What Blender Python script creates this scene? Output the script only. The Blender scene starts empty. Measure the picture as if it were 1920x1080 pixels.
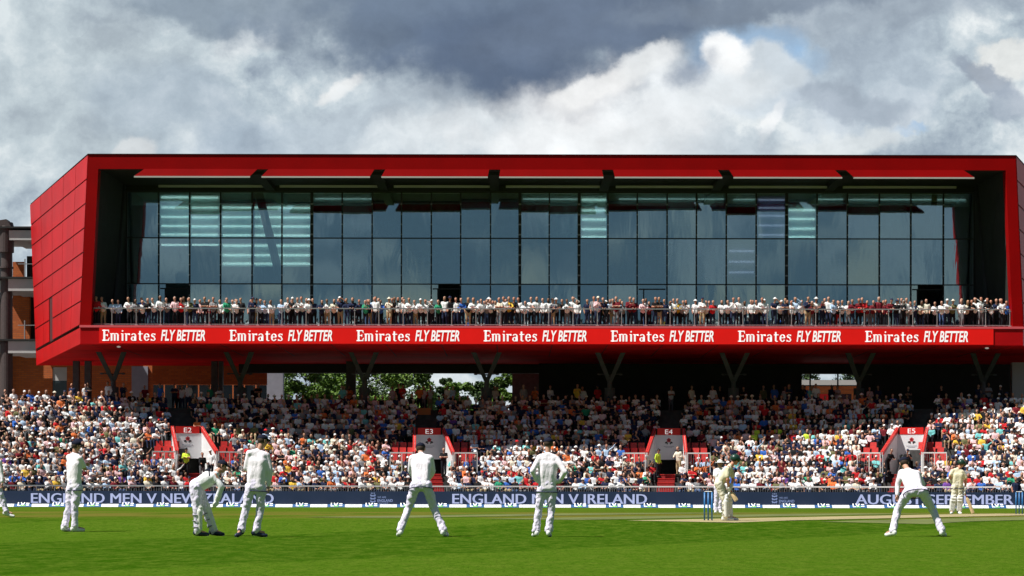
import bpy, bmesh, math, random
import numpy as np
from mathutils import Vector, Matrix, noise as mnoise
random.seed(7); rs = np.random.RandomState(7)
R = math.radians
scene = bpy.context.scene
C = scene.collection

# ------------------------------------------------------------------ camera, world, sun
F = 4392.0; CH = 0.92; HY = 918.0            # focal length and horizon in photo pixels, camera height
cam = bpy.data.objects.new('Camera', bpy.data.cameras.new('Camera')); C.objects.link(cam)
cam.location = (0, 0, CH); cam.rotation_euler = (R(90), R(-0.09), 0)
cam.data.sensor_width = 36; cam.data.lens = 36 * F / 1920
cam.data.shift_y = (HY - 540) / 1920
cam.data.clip_start = 0.5; cam.data.clip_end = 6000
scene.camera = cam
scene.view_settings.view_transform = 'Standard'; scene.view_settings.look = 'None'
scene.view_settings.exposure = 0.45; scene.view_settings.gamma = 1

SX, SY = 0.56, 0.27                          # sun: shadow travel right / away per metre of drop
sund = Vector((SX, SY, -1)).normalized()
sl = bpy.data.lights.new('Sun', 'SUN'); sl.energy = 5.0; sl.angle = R(0.5); sl.color = (1, 0.965, 0.91)
sun = bpy.data.objects.new('Sun', sl); C.objects.link(sun)
sun.rotation_euler = sund.to_track_quat('-Z', 'Y').to_euler()
SUN_EL = math.asin(-sund.z); SUN_ROT = math.atan2(-sund.x, -sund.y)

world = bpy.data.worlds.new("World"); scene.world = world; world.use_nodes = True
def build_world():
    nt = world.node_tree; N = nt.nodes; L = nt.links; N.clear()
    def nd(t, **k):
        n = N.new(t)
        for a, v in k.items(): setattr(n, a, v)
        return n
    def sock(v, s):
        if isinstance(v, bpy.types.NodeSocket): L.new(v, s)
        else: s.default_value = v
    def math_(op, a, b=0.0, c=0.0):
        n = nd('ShaderNodeMath', operation=op); sock(a, n.inputs[0]); sock(b, n.inputs[1]); sock(c, n.inputs[2]); return n.outputs[0]
    def smooth(x, lo, hi):
        n = nd('ShaderNodeMapRange', interpolation_type='SMOOTHSTEP'); sock(x, n.inputs[0]); sock(lo, n.inputs[1]); sock(hi, n.inputs[2]); return n.outputs[0]
    def mixc(f, a, b):
        n = nd('ShaderNodeMix', data_type='RGBA'); sock(f, n.inputs[0]); sock(a, n.inputs[6]); sock(b, n.inputs[7]); return n.outputs[2]
    def noise(vec, scale, det=6, rough=.55):
        n = nd('ShaderNodeTexNoise'); n.inputs['Scale'].default_value = scale; n.inputs['Detail'].default_value = det
        n.inputs['Roughness'].default_value = rough; L.new(vec, n.inputs['Vector']); return n
    def lin(c):
        return tuple(((v/255+.055)/1.055)**2.4 if v > 10 else v/255/12.92 for v in c) + (1,)
    sky = nd('ShaderNodeTexSky', sky_type='NISHITA', sun_disc=False, sun_elevation=SUN_EL, sun_rotation=SUN_ROT)
    tc = nd('ShaderNodeTexCoord'); sep = nd('ShaderNodeSeparateXYZ'); L.new(tc.outputs['Generated'], sep.inputs[0])
    x, y, z = sep.outputs
    # cloud bank ahead: coordinates along it, in photo-like degrees of sky
    ys = math_('MAXIMUM', y, 0.15)
    u = math_('DIVIDE', x, ys); v = math_('DIVIDE', z, ys)
    cmb = nd('ShaderNodeCombineXYZ'); L.new(u, cmb.inputs[0]); L.new(v, cmb.inputs[1])
    P0 = cmb.outputs[0]
    wn = noise(P0, 14, 7, .6)
    w1 = nd('ShaderNodeVectorMath', operation='SUBTRACT'); L.new(wn.outputs['Color'], w1.inputs[0]); w1.inputs[1].default_value = (.5, .5, .5)
    wn2 = noise(P0, 62, 6, .58)
    w2 = nd('ShaderNodeVectorMath', operation='SUBTRACT'); L.new(wn2.outputs['Color'], w2.inputs[0]); w2.inputs[1].default_value = (.5, .5, .5)
    def warped(amt, amt2=.012):
        m = nd('ShaderNodeVectorMath', operation='SCALE'); L.new(w1.outputs[0], m.inputs[0]); m.inputs['Scale'].default_value = amt
        m2 = nd('ShaderNodeVectorMath', operation='SCALE'); L.new(w2.outputs[0], m2.inputs[0]); m2.inputs['Scale'].default_value = amt2
        a = nd('ShaderNodeVectorMath', operation='ADD'); L.new(m.outputs[0], a.inputs[0]); L.new(P0, a.inputs[1])
        a2 = nd('ShaderNodeVectorMath', operation='ADD'); L.new(a.outputs[0], a2.inputs[0]); L.new(m2.outputs[0], a2.inputs[1]); return a2.outputs[0]
    W = warped(.055)
    mp = nd('ShaderNodeMapping'); L.new(W, mp.inputs[0]); mp.inputs['Scale'].default_value = (1, 1.7, 1); mp.inputs['Location'].default_value=(3.3,1.7,0)
    n1 = noise(mp.outputs[0], 20, 9, .55).outputs['Fac']
    n4 = noise(P0, 30, 8, .56).outputs['Fac']
    n2 = noise(P0, 42, 12, .66).outputs['Fac']
    cr = nd('ShaderNodeValToRGB'); e = cr.color_ramp.elements
    e[0].position = .40; e[0].color = lin((158, 173, 189)); e[1].position = .60; e[1].color = lin((222, 228, 230))
    m_ = cr.color_ramp.elements.new(.5); m_.color = lin((188, 202, 211))
    mixn = math_('ADD', math_('MULTIPLY', n1, .65), math_('MULTIPLY', n2, .35)); L.new(mixn, cr.inputs[0])
    col = cr.outputs[0]
    def blob(col, px, py, rx, ry, rot, c, soft, strength, warp=W, rough=0.0):
        sp = nd('ShaderNodeMapping', vector_type='TEXTURE'); L.new(warp, sp.inputs[0])
        sp.inputs['Location'].default_value = ((px-960)/F, (HY-py)/F, 0); sp.inputs['Rotation'].default_value = (0, 0, R(rot))
        sp.inputs['Scale'].default_value = (rx/F, ry/F, 1)
        ln = nd('ShaderNodeSeparateXYZ'); L.new(sp.outputs[0], ln.inputs[0])
        d = math_('SQRT', math_('ADD', math_('MULTIPLY', ln.outputs[0], ln.outputs[0]), math_('MULTIPLY', ln.outputs[1], ln.outputs[1])))
        if rough: d = math_('ADD', d, math_('MULTIPLY', math_('SUBTRACT', n4, .5), rough*1.9)); soft = soft*.7
        f = math_('MULTIPLY', math_('SUBTRACT', 1.0, smooth(d, 1-soft, 1+soft)), strength)
        return mixc(f, col, lin(c))
    W2 = warped(.03, .02); W3 = warped(.008, .013)
    B = [  # px, py, rx, ry, rotation, colour, softness, strength, warp, rough
        (100, 150, 300, 200, 0, (196, 208, 213), .6, .5, W, .5),
        (330, 190, 160, 70, -20, (160, 176, 192), .7, .55, W, .8),
        (520, 250, 200, 40, 10, (168, 184, 200), .6, .5, W, .8),
        (250, 285, 45, 28, 20, (222, 226, 228), .35, .75, W3, .6),
        (640, 165, 40, 14, 30, (238, 240, 240), .5, .9, W3, .6),
        (500, 60, 90, 30, 10, (214, 220, 224), .5, .6, W2, .9),
        (780, 230, 240, 70, 0, (205, 216, 224), .7, .5, W, .8),
        (1160, 210, 240, 110, 12, (248, 249, 250), .5, .95, W2, 1.1),
        (960, 265, 250, 50, 0, (232, 237, 240), .6, .6, W, .7),
        (1270, 190, 130, 130, 0, (226, 232, 236), .6, .7, W2, .8),
        (1400, 85, 110, 48, 0, (140, 182, 222), .45, .9, W2, .3),
        (1525, 110, 26, 20, 0, (150, 188, 224), .8, .6, W2, .3),
        (1700, 236, 30, 8, 0, (150, 186, 222), .8, .7, W2, .3),

        (1430, 150, 90, 70, 0, (208, 218, 226), .3, .9, W2, .7),
        (1450, 225, 16, 42, -25, (240, 242, 243), .4, .9, W3, .5),
        (1380, 260, 120, 40, 0, (200, 210, 218), .7, .6, W, .5),
        (1620, 150, 170, 100, 0, (178, 192, 206), .6, .6, W, .7),
        (1580, 180, 110, 26, -15, (160, 172, 186), .6, .75, W2, .8),
        (1570, 265, 120, 26, 8, (222, 228, 230), .5, .7, W2, .8),
        (1880, 125, 70, 38, 15, (228, 230, 228), .35, .85, W2, .7),
        (1840, 145, 80, 24, -35, (150, 162, 178), .45, .85, W2, .8),
        (1900, 215, 40, 35, 0, (158, 170, 186), .5, .7, W2, .8),

        (1650, 15, 300, 45, 8, (160, 173, 187), .7, .75, W2, .8),
        (360, 5, 130, 40, -12, (136, 152, 168), .6, .8, W2, .9),
        (600, 10, 340, 80, -12, (142, 157, 172), .6, .9, W2, 1.2), (770, 55, 170, 60, -25, (122, 138, 157), .6, .8, W2, 1.2),
        (980, 15, 420, 125, 0, (112, 128, 149), .55, 1, W2, .8),
        (950, 98, 190, 98, 0, (94, 110, 134), .75, 1, W2, .6),
        (1150, 25, 270, 70, 14, (106, 121, 143), .7, 1, W2, .6), (1420, 0, 220, 26, 4, (126, 140, 158), .8, .9, W2, .8),
        
    ]
    B += [(1400, 88, 100, 40, 0, (158, 186, 214), .7, .85, W3, .9), (1440, 130, 75, 50, 0, (205, 215, 223), .35, 1, W3, .9), (1352, 100, 42, 44, 0, (244, 246, 247), .40, 1, W3, .9), (1345, 165, 90, 40, 0, (226, 232, 236), .6, .9, W3, .9), (1290, 130, 44, 36, 20, (128, 143, 164), .9, .75, W3, 1.8), (1110, 165, 90, 26, 22, (246, 247, 247), .5, .9, W3, 1.2), (1215, 115, 60, 26, 25, (240, 243, 244), .5, .8, W3, 1.2)]
    for b in B: col = blob(col, *b)
    hsv = nd('ShaderNodeHueSaturation'); L.new(col, hsv.inputs['Color']); L.new(math_('ADD', math_('MULTIPLY', math_('SUBTRACT', mixn, .5), 1.1), 1.0), hsv.inputs['Value']); col = hsv.outputs[0]
    front = nd('ShaderNodeBackground'); L.new(col, front.inputs[0]); front.inputs[1].default_value = 0.74
    # the rest of the sky: open blue with broken cloud
    n3 = noise(tc.outputs['Generated'], 24, 8, .6).outputs['Fac']
    clm = smooth(n3, .41, .56)
    up = nd('ShaderNodeBackground'); L.new(sky.outputs[0], up.inputs[0]); up.inputs[1].default_value = 0.035
    cl = nd('ShaderNodeBackground'); cl.inputs[0].default_value = (.25, .41, .56, 1); cl.inputs[1].default_value = .24
    mx = nd('ShaderNodeMixShader'); L.new(math_('MULTIPLY', clm, .95), mx.inputs[0]); L.new(up.outputs[0], mx.inputs[1]); L.new(cl.outputs[0], mx.inputs[2])
    fm = math_('MULTIPLY', smooth(y, .25, .6), math_('SUBTRACT', 1.0, smooth(v, .3, .6)))
    mf = nd('ShaderNodeMixShader'); L.new(fm, mf.inputs[0]); L.new(mx.outputs[0], mf.inputs[1]); L.new(front.outputs[0], mf.inputs[2])
    out = nd('ShaderNodeOutputWorld'); L.new(mf.outputs[0], out.inputs[0])
build_world()

# ------------------------------------------------------------------ helpers
def P(px, py, d): return Vector(((px-960)/F*d, d, CH+(HY-py)/F*d))
def PX(px, d): return (px-960)/F*d
def PZ(py, d): return CH+(HY-py)/F*d
def srgb(r, g, b):
    f = lambda v: ((v/255+.055)/1.055)**2.4 if v > 10 else v/255/12.92
    return (f(r), f(g), f(b))
def tag(o, label=None, cat=None, group=None, kind=None):
    if label: o['label'] = label
    if cat: o['category'] = cat
    if group: o['group'] = group
    if kind: o['kind'] = kind
    return o
def empty(name, loc=(0, 0, 0), rz=0):
    o = bpy.data.objects.new(name, None); C.objects.link(o); o.location = loc; o.rotation_euler = (0, 0, rz); return o
class MB:
    def __init__(s): s.v = []; s.f = []; s.m = []
    def add(s, vs, fs, mi=0):
        n = len(s.v); s.v += [tuple(v) for v in vs]; s.f += [tuple(i+n for i in f) for f in fs]; s.m += [mi]*len(fs); return s
    def box(s, x0, x1, y0, y1, z0, z1, mi=0):
        return s.hexa([(x0,y0,z0),(x1,y0,z0),(x1,y1,z0),(x0,y1,z0),(x0,y0,z1),(x1,y0,z1),(x1,y1,z1),(x0,y1,z1)], mi)
    def hexa(s, v, mi=0):   # 4 bottom ccw, 4 top
        return s.add(v, [(3,2,1,0),(4,5,6,7),(0,1,5,4),(1,2,6,5),(2,3,7,6),(3,0,4,7)], mi)
    def quad(s, a, b, c, d, mi=0): return s.add([a, b, c, d], [(0, 1, 2, 3)], mi)
    def tube(s, p, q, r0, r1=None, n=10, mi=0, caps=True):
        r1 = r0 if r1 is None else r1; p = Vector(p); q = Vector(q); d = (q-p).normalized()
        a = d.orthogonal().normalized(); b = d.cross(a)
        vs = [c + (a*math.cos(t)+b*math.sin(t))*r for c, r in ((p, r0), (q, r1)) for t in [2*math.pi*i/n for i in range(n)]]
        fs = [(i, (i+1) % n, n+(i+1) % n, n+i) for i in range(n)]
        if caps: fs += [tuple(range(n))[::-1], tuple(range(n, 2*n))]
        return s.add(vs, fs, mi)
    def ball(s, c, rx, ry=None, rz=None, nu=12, nv=8, mi=0, v0=0.0, v1=1.0, rot=None):
        ry = ry or rx; rz = rz or rx; c = Vector(c); vs = []; fs = []
        for j in range(nv+1):
            t = math.pi*(v0+(v1-v0)*j/nv)
            for i in range(nu):
                a = 2*math.pi*i/nu; w = Vector((rx*math.sin(t)*math.cos(a), ry*math.sin(t)*math.sin(a), rz*math.cos(t)))
                if rot: w = rot @ w
                vs.append(c+w)
        for j in range(nv):
            for i in range(nu): fs.append((j*nu+i, (j+1)*nu+i, (j+1)*nu+(i+1) % nu, j*nu+(i+1) % nu))
        return s.add(vs, fs, mi)
    def build(s, name, mats, parent=None, smooth=False):
        me = bpy.data.meshes.new(name); me.from_pydata(s.v, [], s.f)
        for m in (mats if isinstance(mats, (list, tuple)) else [mats]): me.materials.append(m)
        me.polygons.foreach_set('material_index', s.m)
        if smooth: me.polygons.foreach_set('use_smooth', [True]*len(s.f))
        me.update(); o = bpy.data.objects.new(name, me); C.objects.link(o)
        if parent: o.parent = parent
        return o

# ------------------------------------------------------------------ materials
def mat(name, col, rough=.6, metal=0.0, var=0.0, vscale=8.0, bump=0.0, bscale=40.0, spec=.5, emis=None, es=0.0, sheen=0.0):
    m = bpy.data.materials.new(name); m.use_nodes = True; nt = m.node_tree; b = nt.nodes['Principled BSDF']
    b.inputs['Base Color'].default_value = (*col, 1); b.inputs['Roughness'].default_value = rough; b.inputs['Metallic'].default_value = metal
    b.inputs['Specular IOR Level'].default_value = spec
    if sheen: b.inputs['Sheen Weight'].default_value = sheen
    tc = nt.nodes.new('ShaderNodeTexCoord')
    if var:
        n = nt.nodes.new('ShaderNodeTexNoise'); n.inputs['Scale'].default_value = vscale; n.inputs['Detail'].default_value = 5
        nt.links.new(tc.outputs['Object'], n.inputs['Vector'])
        r = nt.nodes.new('ShaderNodeMix'); r.data_type = 'RGBA'
        r.inputs[6].default_value = tuple(c*(1-var) for c in col)+(1,); r.inputs[7].default_value = tuple(min(1, c*(1+var)) for c in col)+(1,)
        k = nt.nodes.new('ShaderNodeMapRange'); k.inputs[1].default_value = .3; k.inputs[2].default_value = .7
        nt.links.new(n.outputs['Fac'], k.inputs[0]); nt.links.new(k.outputs[0], r.inputs[0]); nt.links.new(r.outputs[2], b.inputs['Base Color'])
    if bump:
        n = nt.nodes.new('ShaderNodeTexNoise'); n.inputs['Scale'].default_value = bscale; n.inputs['Detail'].default_value = 4
        nt.links.new(tc.outputs['Object'], n.inputs['Vector'])
        bp = nt.nodes.new('ShaderNodeBump'); bp.inputs['Strength'].default_value = bump; bp.inputs['Distance'].default_value = .02
        nt.links.new(n.outputs['Fac'], bp.inputs['Height']); nt.links.new(bp.outputs[0], b.inputs['Normal'])
    if emis: b.inputs['Emission Color'].default_value = (*emis, 1); b.inputs['Emission Strength'].default_value = es
    return m
M = {}
M['red_clad'] = mat('red cladding', (.46, .0015, .004), .5, var=.14, vscale=.35, spec=.15)
M['red_joint'] = mat('panel joint', (.07, .002, .003), .8)
M['red_frame'] = mat('red frame metal', (.27, .0003, .0006), .55, var=.1, vscale=.5, spec=.08)
M['banner'] = mat('banner vinyl', (.68, .006, .005), .4, var=.06, vscale=.8, spec=.3, emis=(1, .01, .005), es=.16)  # printed vinyl with a faint added glow, no lamp behind it
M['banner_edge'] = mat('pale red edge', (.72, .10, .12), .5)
M['letter'] = mat('white lettering', (.85, .85, .84), .5, emis=(1, 1, 1), es=.3)  # faint glow added to brighten print that gives no light
M['soffit'] = mat('dark red soffit', (.75, .006, .008), .7, var=.2, vscale=.3, spec=.05)
M['dark'] = mat('black steel', (.012, .012, .011), .6, var=.2)
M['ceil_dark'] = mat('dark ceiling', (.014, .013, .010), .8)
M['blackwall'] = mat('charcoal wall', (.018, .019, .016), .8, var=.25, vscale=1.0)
M['steel'] = mat('galvanised steel', (.30, .30, .30), .45, .3)
M['grey_beam'] = mat('pale beam', (.45, .43, .40), .6)
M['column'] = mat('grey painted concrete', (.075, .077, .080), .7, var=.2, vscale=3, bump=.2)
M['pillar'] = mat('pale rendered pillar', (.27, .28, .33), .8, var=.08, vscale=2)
M['concrete'] = mat('concrete', (.16, .155, .15), .85, var=.2, vscale=4)
M['terrace'] = mat('terrace concrete', (.07, .068, .066), .9, var=.3, vscale=3)
M['seat_red'] = mat('red plastic', (.55, .035, .03), .45, var=.15, vscale=9)
M['white'] = mat('white painted', (.78, .78, .78), .5, var=.05)
M['panel'] = mat('white sign panel', (.80, .80, .82), .5)
M['rail_white'] = mat('white rail', (.75, .72, .70), .45)
M['sign_red'] = mat('sign red', (.72, .012, .010), .45)
M['rose_red'] = mat('rose red', (.5, .02, .03), .6)
M['navy'] = mat('navy screen', (.012, .020, .045), .45, var=.1, vscale=1, emis=(.02, .035, .09), es=.25)
M['lilac'] = mat('lit lilac letter', (.3, .33, .5), .6, emis=(.42, .46, .72), es=.42)
M['lilac_dim'] = mat('dim lilac letter', (.2, .25, .42), .6, emis=(.22, .28, .55), es=.3)
M['blue_cush'] = mat('blue cushion', (.015, .09, .26), .6, var=.1)
M['white_cush'] = mat('white cushion', (.74, .76, .78), .6, var=.05)
M['lime'] = mat('lime print', (.22, .62, .12), .6)
M['grey_print'] = mat('grey print', (.30, .34, .40), .6)
M['brick_d'] = mat('far brick', (.26, .085, .03), .85, var=.15)
M['glass_dark'] = mat('dark glazing', (.02, .03, .035), .08, spec=.8)
M['render_w'] = mat('white render', (.50, .50, .49), .8, var=.06, vscale=2)
M['downlight'] = mat('soffit lamp glass', (.7, .7, .7), .5, emis=(1, .98, .9), es=.15)
M['strip'] = mat('glowing bar', (.6, .8, .75), .5, emis=(.62, .82, .77), es=2.0)  # glow of the added bars behind the panes, not ceiling fittings
M['strip_dim'] = mat('dim glowing bar', (.6, .8, .75), .5, emis=(.55, .78, .75), es=.9)
M['blind'] = mat('pale blind', (.70, .80, .74), .7)
M['blind_mauve'] = mat('mauve blind', (.40, .38, .55), .7)
M['mauve_bar'] = mat('mauve glowing bar', (.5, .5, .6), .5, emis=(.42, .42, .62), es=.9)  # dimmer glow for the added bars on the mauve blinds
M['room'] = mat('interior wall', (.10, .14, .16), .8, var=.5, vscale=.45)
def brick():
    m = bpy.data.materials.new('orange brick'); m.use_nodes = True; nt = m.node_tree; b = nt.nodes['Principled BSDF']
    t = nt.nodes.new('ShaderNodeTexBrick'); tc = nt.nodes.new('ShaderNodeTexCoord'); mp = nt.nodes.new('ShaderNodeMapping')
    mp.inputs['Rotation'].default_value = (R(90), 0, 0)
    nt.links.new(tc.outputs['Object'], mp.inputs[0]); nt.links.new(mp.outputs[0], t.inputs[0])
    t.inputs['Color1'].default_value = (.54, .135, .026, 1); t.inputs['Color2'].default_value = (.42, .095, .020, 1); t.inputs['Mortar'].default_value = (.24, .10, .05, 1)
    t.inputs['Scale'].default_value = 1.0; t.inputs['Brick Width'].default_value = .45; t.inputs['Row Height'].default_value = .15; t.inputs['Mortar Size'].default_value = .012
    nt.links.new(t.outputs[0], b.inputs['Base Color']); b.inputs['Roughness'].default_value = .9; return m
M['brick'] = brick()
def glass(name, tint, fac):
    m = bpy.data.materials.new(name); m.use_nodes = True; nt = m.node_tree; nt.nodes.clear(); L = nt.links
    o = nt.nodes.new('ShaderNodeOutputMaterial'); mx = nt.nodes.new('ShaderNodeMixShader'); tr = nt.nodes.new('ShaderNodeBsdfTransparent')
    gl = nt.nodes.new('ShaderNodeBsdfGlossy'); gl.inputs['Roughness'].default_value = .03; gl.inputs['Color'].default_value = (.78, .95, 1, 1)
    tr.inputs[0].default_value = (*tint, 1); mx.inputs[0].default_value = fac
    g = nt.nodes.new('ShaderNodeNewGeometry'); n = nt.nodes.new('ShaderNodeTexNoise'); n.inputs['Scale'].default_value = .5; n.inputs['Detail'].default_value = 4; n.inputs['Distortion'].default_value = .6
    oi = nt.nodes.new('ShaderNodeObjectInfo'); vm = nt.nodes.new('ShaderNodeVectorMath'); vm.operation = 'ADD'
    sc_ = nt.nodes.new('ShaderNodeVectorMath'); sc_.operation = 'SCALE'; sc_.inputs['Scale'].default_value = 40
    L.new(oi.outputs['Random'], sc_.inputs[0]); L.new(sc_.outputs[0], vm.inputs[0]); L.new(g.outputs['Position'], vm.inputs[1]); mpp = nt.nodes.new('ShaderNodeMapping'); mpp.inputs['Scale'].default_value = (1.1, 1.1, .30); L.new(vm.outputs[0], mpp.inputs[0]); L.new(mpp.outputs[0], n.inputs['Vector'])
    bp = nt.nodes.new('ShaderNodeBump'); bp.inputs['Strength'].default_value = 1; bp.inputs['Distance'].default_value = .006
    L.new(n.outputs['Fac'], bp.inputs['Height']); rv = nt.nodes.new('ShaderNodeTexWhiteNoise'); rv.noise_dimensions = '1D'; L.new(oi.outputs['Random'], rv.inputs['W']); r2 = nt.nodes.new('ShaderNodeVectorMath'); r2.operation = 'SUBTRACT'; L.new(rv.outputs['Color'], r2.inputs[0]); r2.inputs[1].default_value = (.5, .5, .5)
    r3 = nt.nodes.new('ShaderNodeVectorMath'); r3.operation = 'SCALE'; r3.inputs['Scale'].default_value = .022; L.new(r2.outputs[0], r3.inputs[0]); r4 = nt.nodes.new('ShaderNodeVectorMath'); r4.operation = 'ADD'; L.new(bp.outputs[0], r4.inputs[0]); L.new(r3.outputs[0], r4.inputs[1]); L.new(r4.outputs[0], gl.inputs['Normal'])
    L.new(tr.outputs[0], mx.inputs[1]); L.new(gl.outputs[0], mx.inputs[2]); L.new(mx.outputs[0], o.inputs[0]); return m
M['glass'] = glass('facade glass', (.70, .78, .77), .56)

def text_geo(s, width=None, height=None, bold=0.0, shear=0.0, spacing=1.0):
    cu = bpy.data.curves.new('t', 'FONT'); cu.body = s; cu.offset = bold; cu.shear = shear; cu.space_character = spacing; cu.resolution_u = 3
    ob = bpy.data.objects.new('t', cu); C.objects.link(ob)
    me = bpy.data.meshes.new_from_object(ob.evaluated_get(bpy.context.evaluated_depsgraph_get()))
    v = np.array([w.co[:2] for w in me.vertices]); fs = [tuple(p.vertices) for p in me.polygons]
    C.objects.unlink(ob); bpy.data.objects.remove(ob); bpy.data.curves.remove(cu); bpy.data.meshes.remove(me)
    v -= v.min(0); sz = v.max(0); sx = width/sz[0] if width else height/sz[1]; sy = height/sz[1] if height else sx
    return v*[sx, sy], fs
def letters(mb, s, x0, y, z0, width, height, mi=0, **k):
    v, fs = text_geo(s, width, height, **k)
    return mb.add([(x0+a, y, z0+b) for a, b in v], fs, mi)

# ------------------------------------------------------------------ ground
GD = [(-60, 0), (40, 0), (47, .0), (52, .06), (57, .157), (75, .157), (85, .10), (95, .04), (110, -.03), (134, -.10), (3000, -.10)]
def gz(d):
    for (a, za), (b, zb) in zip(GD, GD[1:]):
        if a <= d <= b: t = (d-a)/(b-a); return za+(zb-za)*t
    return 0
def grass_mat():
    m = bpy.data.materials.new('mown grass'); m.use_nodes = True; nt = m.node_tree; L = nt.links; b = nt.nodes['Principled BSDF']
    def nd(t, **k):
        n = nt.nodes.new(t)
        for a, v in k.items(): setattr(n, a, v)
        return n
    def sock(v, s):
        if isinstance(v, bpy.types.NodeSocket): L.new(v, s)
        else: s.default_value = v
    def mth(op, a, b_=0.0, c=0.0):
        n = nd('ShaderNodeMath', operation=op); sock(a, n.inputs[0]); sock(b_, n.inputs[1]); sock(c, n.inputs[2]); return n.outputs[0]
    def sm(x, lo, hi):
        n = nd('ShaderNodeMapRange', interpolation_type='SMOOTHSTEP'); sock(x, n.inputs[0]); n.inputs[1].default_value = lo; n.inputs[2].default_value = hi; return n.outputs[0]
    def mixc(f, a, c):
        n = nd('ShaderNodeMix', data_type='RGBA'); sock(f, n.inputs[0]); sock(a, n.inputs[6]); sock(c, n.inputs[7]); return n.outputs[2]
    g = nd('ShaderNodeNewGeometry'); sp = nd('ShaderNodeSeparateXYZ'); L.new(g.outputs['Position'], sp.inputs[0])
    X, Y = sp.outputs[0], sp.outputs[1]
    nz = nd('ShaderNodeTexNoise'); nz.inputs['Scale'].default_value = .8; nz.inputs['Detail'].default_value = 3; L.new(g.outputs['Position'], nz.inputs['Vector'])
    q = mth('SUBTRACT', mth('MULTIPLY', X, .877), mth('MULTIPLY', Y, .48))          # across the mowing stripes
    q = mth('ADD', q, mth('MULTIPLY', mth('SUBTRACT', nz.outputs['Fac'], .5), .5))
    t = mth('FRACT', mth('DIVIDE', mth('ADD', q, 97.0), 20.0))                       # 20 m period: light, dark
    band = mth('MULTIPLY', sm(t, .0, .03), mth('SUBTRACT', 1.0, sm(t, .5, .53)))
    t2 = mth('FRACT', mth('DIVIDE', Y, 7.4)); b2 = mth('MULTIPLY', sm(t2, 0, .08), mth('SUBTRACT', 1.0, sm(t2, .5, .58)))
    far = sm(Y, 52, 70)
    col = mixc(band, (.031, .084, .003, 1), (.058, .120, .007, 1))
    sqc = mixc(b2, (.052, .098, .005, 1), (.105, .145, .014, 1))
    col = mixc(mth('MULTIPLY', far, .75), col, sqc)
    f1 = nd('ShaderNodeTexNoise'); f1.inputs['Scale'].default_value = 3.2; f1.inputs['Detail'].default_value = 8; f1.inputs['Roughness'].default_value = .72
    mp = nd('ShaderNodeMapping'); L.new(g.outputs['Position'], mp.inputs[0]); mp.inputs['Scale'].default_value = (1, .35, 1); L.new(mp.outputs[0], f1.inputs['Vector'])
    col = mixc(mth('MULTIPLY', sm(f1.outputs['Fac'], .38, .66), .65), col, (.100, .152, .016, 1))
    f2 = nd('ShaderNodeTexNoise'); f2.inputs['Scale'].default_value = 14; f2.inputs['Detail'].default_value = 6; f2.inputs['Roughness'].default_value = .8; L.new(mp.outputs[0], f2.inputs['Vector'])
    col = mixc(mth('MULTIPLY', sm(f2.outputs['Fac'], .45, .64), .62), col, (.012, .045, .001, 1))
    # worn, drier turf over the square
    sq = mth('MULTIPLY', sm(Y, 60, 66), mth('SUBTRACT', 1.0, sm(Y, 84, 90)))
    f3 = nd('ShaderNodeTexNoise'); f3.inputs['Scale'].default_value = .35; f3.inputs['Detail'].default_value = 5; L.new(mp.outputs[0], f3.inputs['Vector'])
    col = mixc(mth('MULTIPLY', mth('MULTIPLY', sq, sm(f3.outputs['Fac'], .35, .6)), .75), col, (.14, .12, .025, 1))
    L.new(col, b.inputs['Base Color']); b.inputs['Roughness'].default_value = .85; b.inputs['Specular IOR Level'].default_value = .0
    bp = nd('ShaderNodeBump'); bp.inputs['Strength'].default_value = .6; bp.inputs['Distance'].default_value = .04
    L.new(f2.outputs['Fac'], bp.inputs['Height']); L.new(bp.outputs[0], b.inputs['Normal']); return m
ds = sorted(set([-60, 0, 20] + [40+i*2.5 for i in range(40)] + [d for d, _ in GD]))
ds = [d for d in ds if d <= 134]
m_ = MB(); nv = 2
for d in ds: m_.v += [(-90, d, gz(d)), (110, d, gz(d))]
for i in range(len(ds)-1): m_.f.append((2*i, 2*i+1, 2*i+3, 2*i+2)); m_.m.append(0)
tag(m_.build('grass', grass_mat()), kind='structure')
m_ = MB(); m_.quad((-1500, 134, -.104), (1500, 134, -.104), (1500, 3000, -.104), (-1500, 3000, -.104)); m_.quad((-1500, -60, -.11), (-90, -60, -.11), (-90, 134, -.11), (-1500, 134, -.11))
m_.quad((110, -60, -.11), (1500, -60, -.11), (1500, 134, -.11), (110, 134, -.11)); m_.quad((-1500, -900, -.11), (1500, -900, -.11), (1500, -60, -.11), (-1500, -60, -.11))
tag(m_.build('ground', M['concrete']), kind='structure')
# pitch strip between the wickets
W1 = Vector((PX(1328, 57.8), 57.8)); W2 = Vector((PX(1913, 74.4), 74.4)); u = (W2-W1).normalized(); n = Vector((-u.y, u.x))
def strip(name, off, w, a, b_, h, m):
    q = MB(); st = 8
    for i in range(st):
        p0 = W1+u*(a+(b_-a)*i/st)+n*off; p1 = W1+u*(a+(b_-a)*(i+1)/st)+n*off
        q.quad(*[(p.x, p.y, gz(p.y)+h) for p in (p0-n*w, p0+n*w, p1+n*w, p1-n*w)][::-1])
    return tag(q.build(name, m), kind='structure')
M['pitch'] = mat('rolled straw pitch', (.33, .27, .13), .9, var=.2, vscale=1.2)
M['worn'] = mat('worn turf strip', (.11, .13, .025), .9, var=.35, vscale=.8)
strip('pitch', 0, 1.5, -1.4, 22.0, .012, M['pitch'])
strip('worn_strip', 4.6, 1.5, -1, 21, .008, M['worn']); strip('worn_strip', 10.6, 1.5, -1, 20, .008, M['worn']); strip('worn_strip', -4.2, 1.4, .5, 21, .008, M['worn'])

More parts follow.
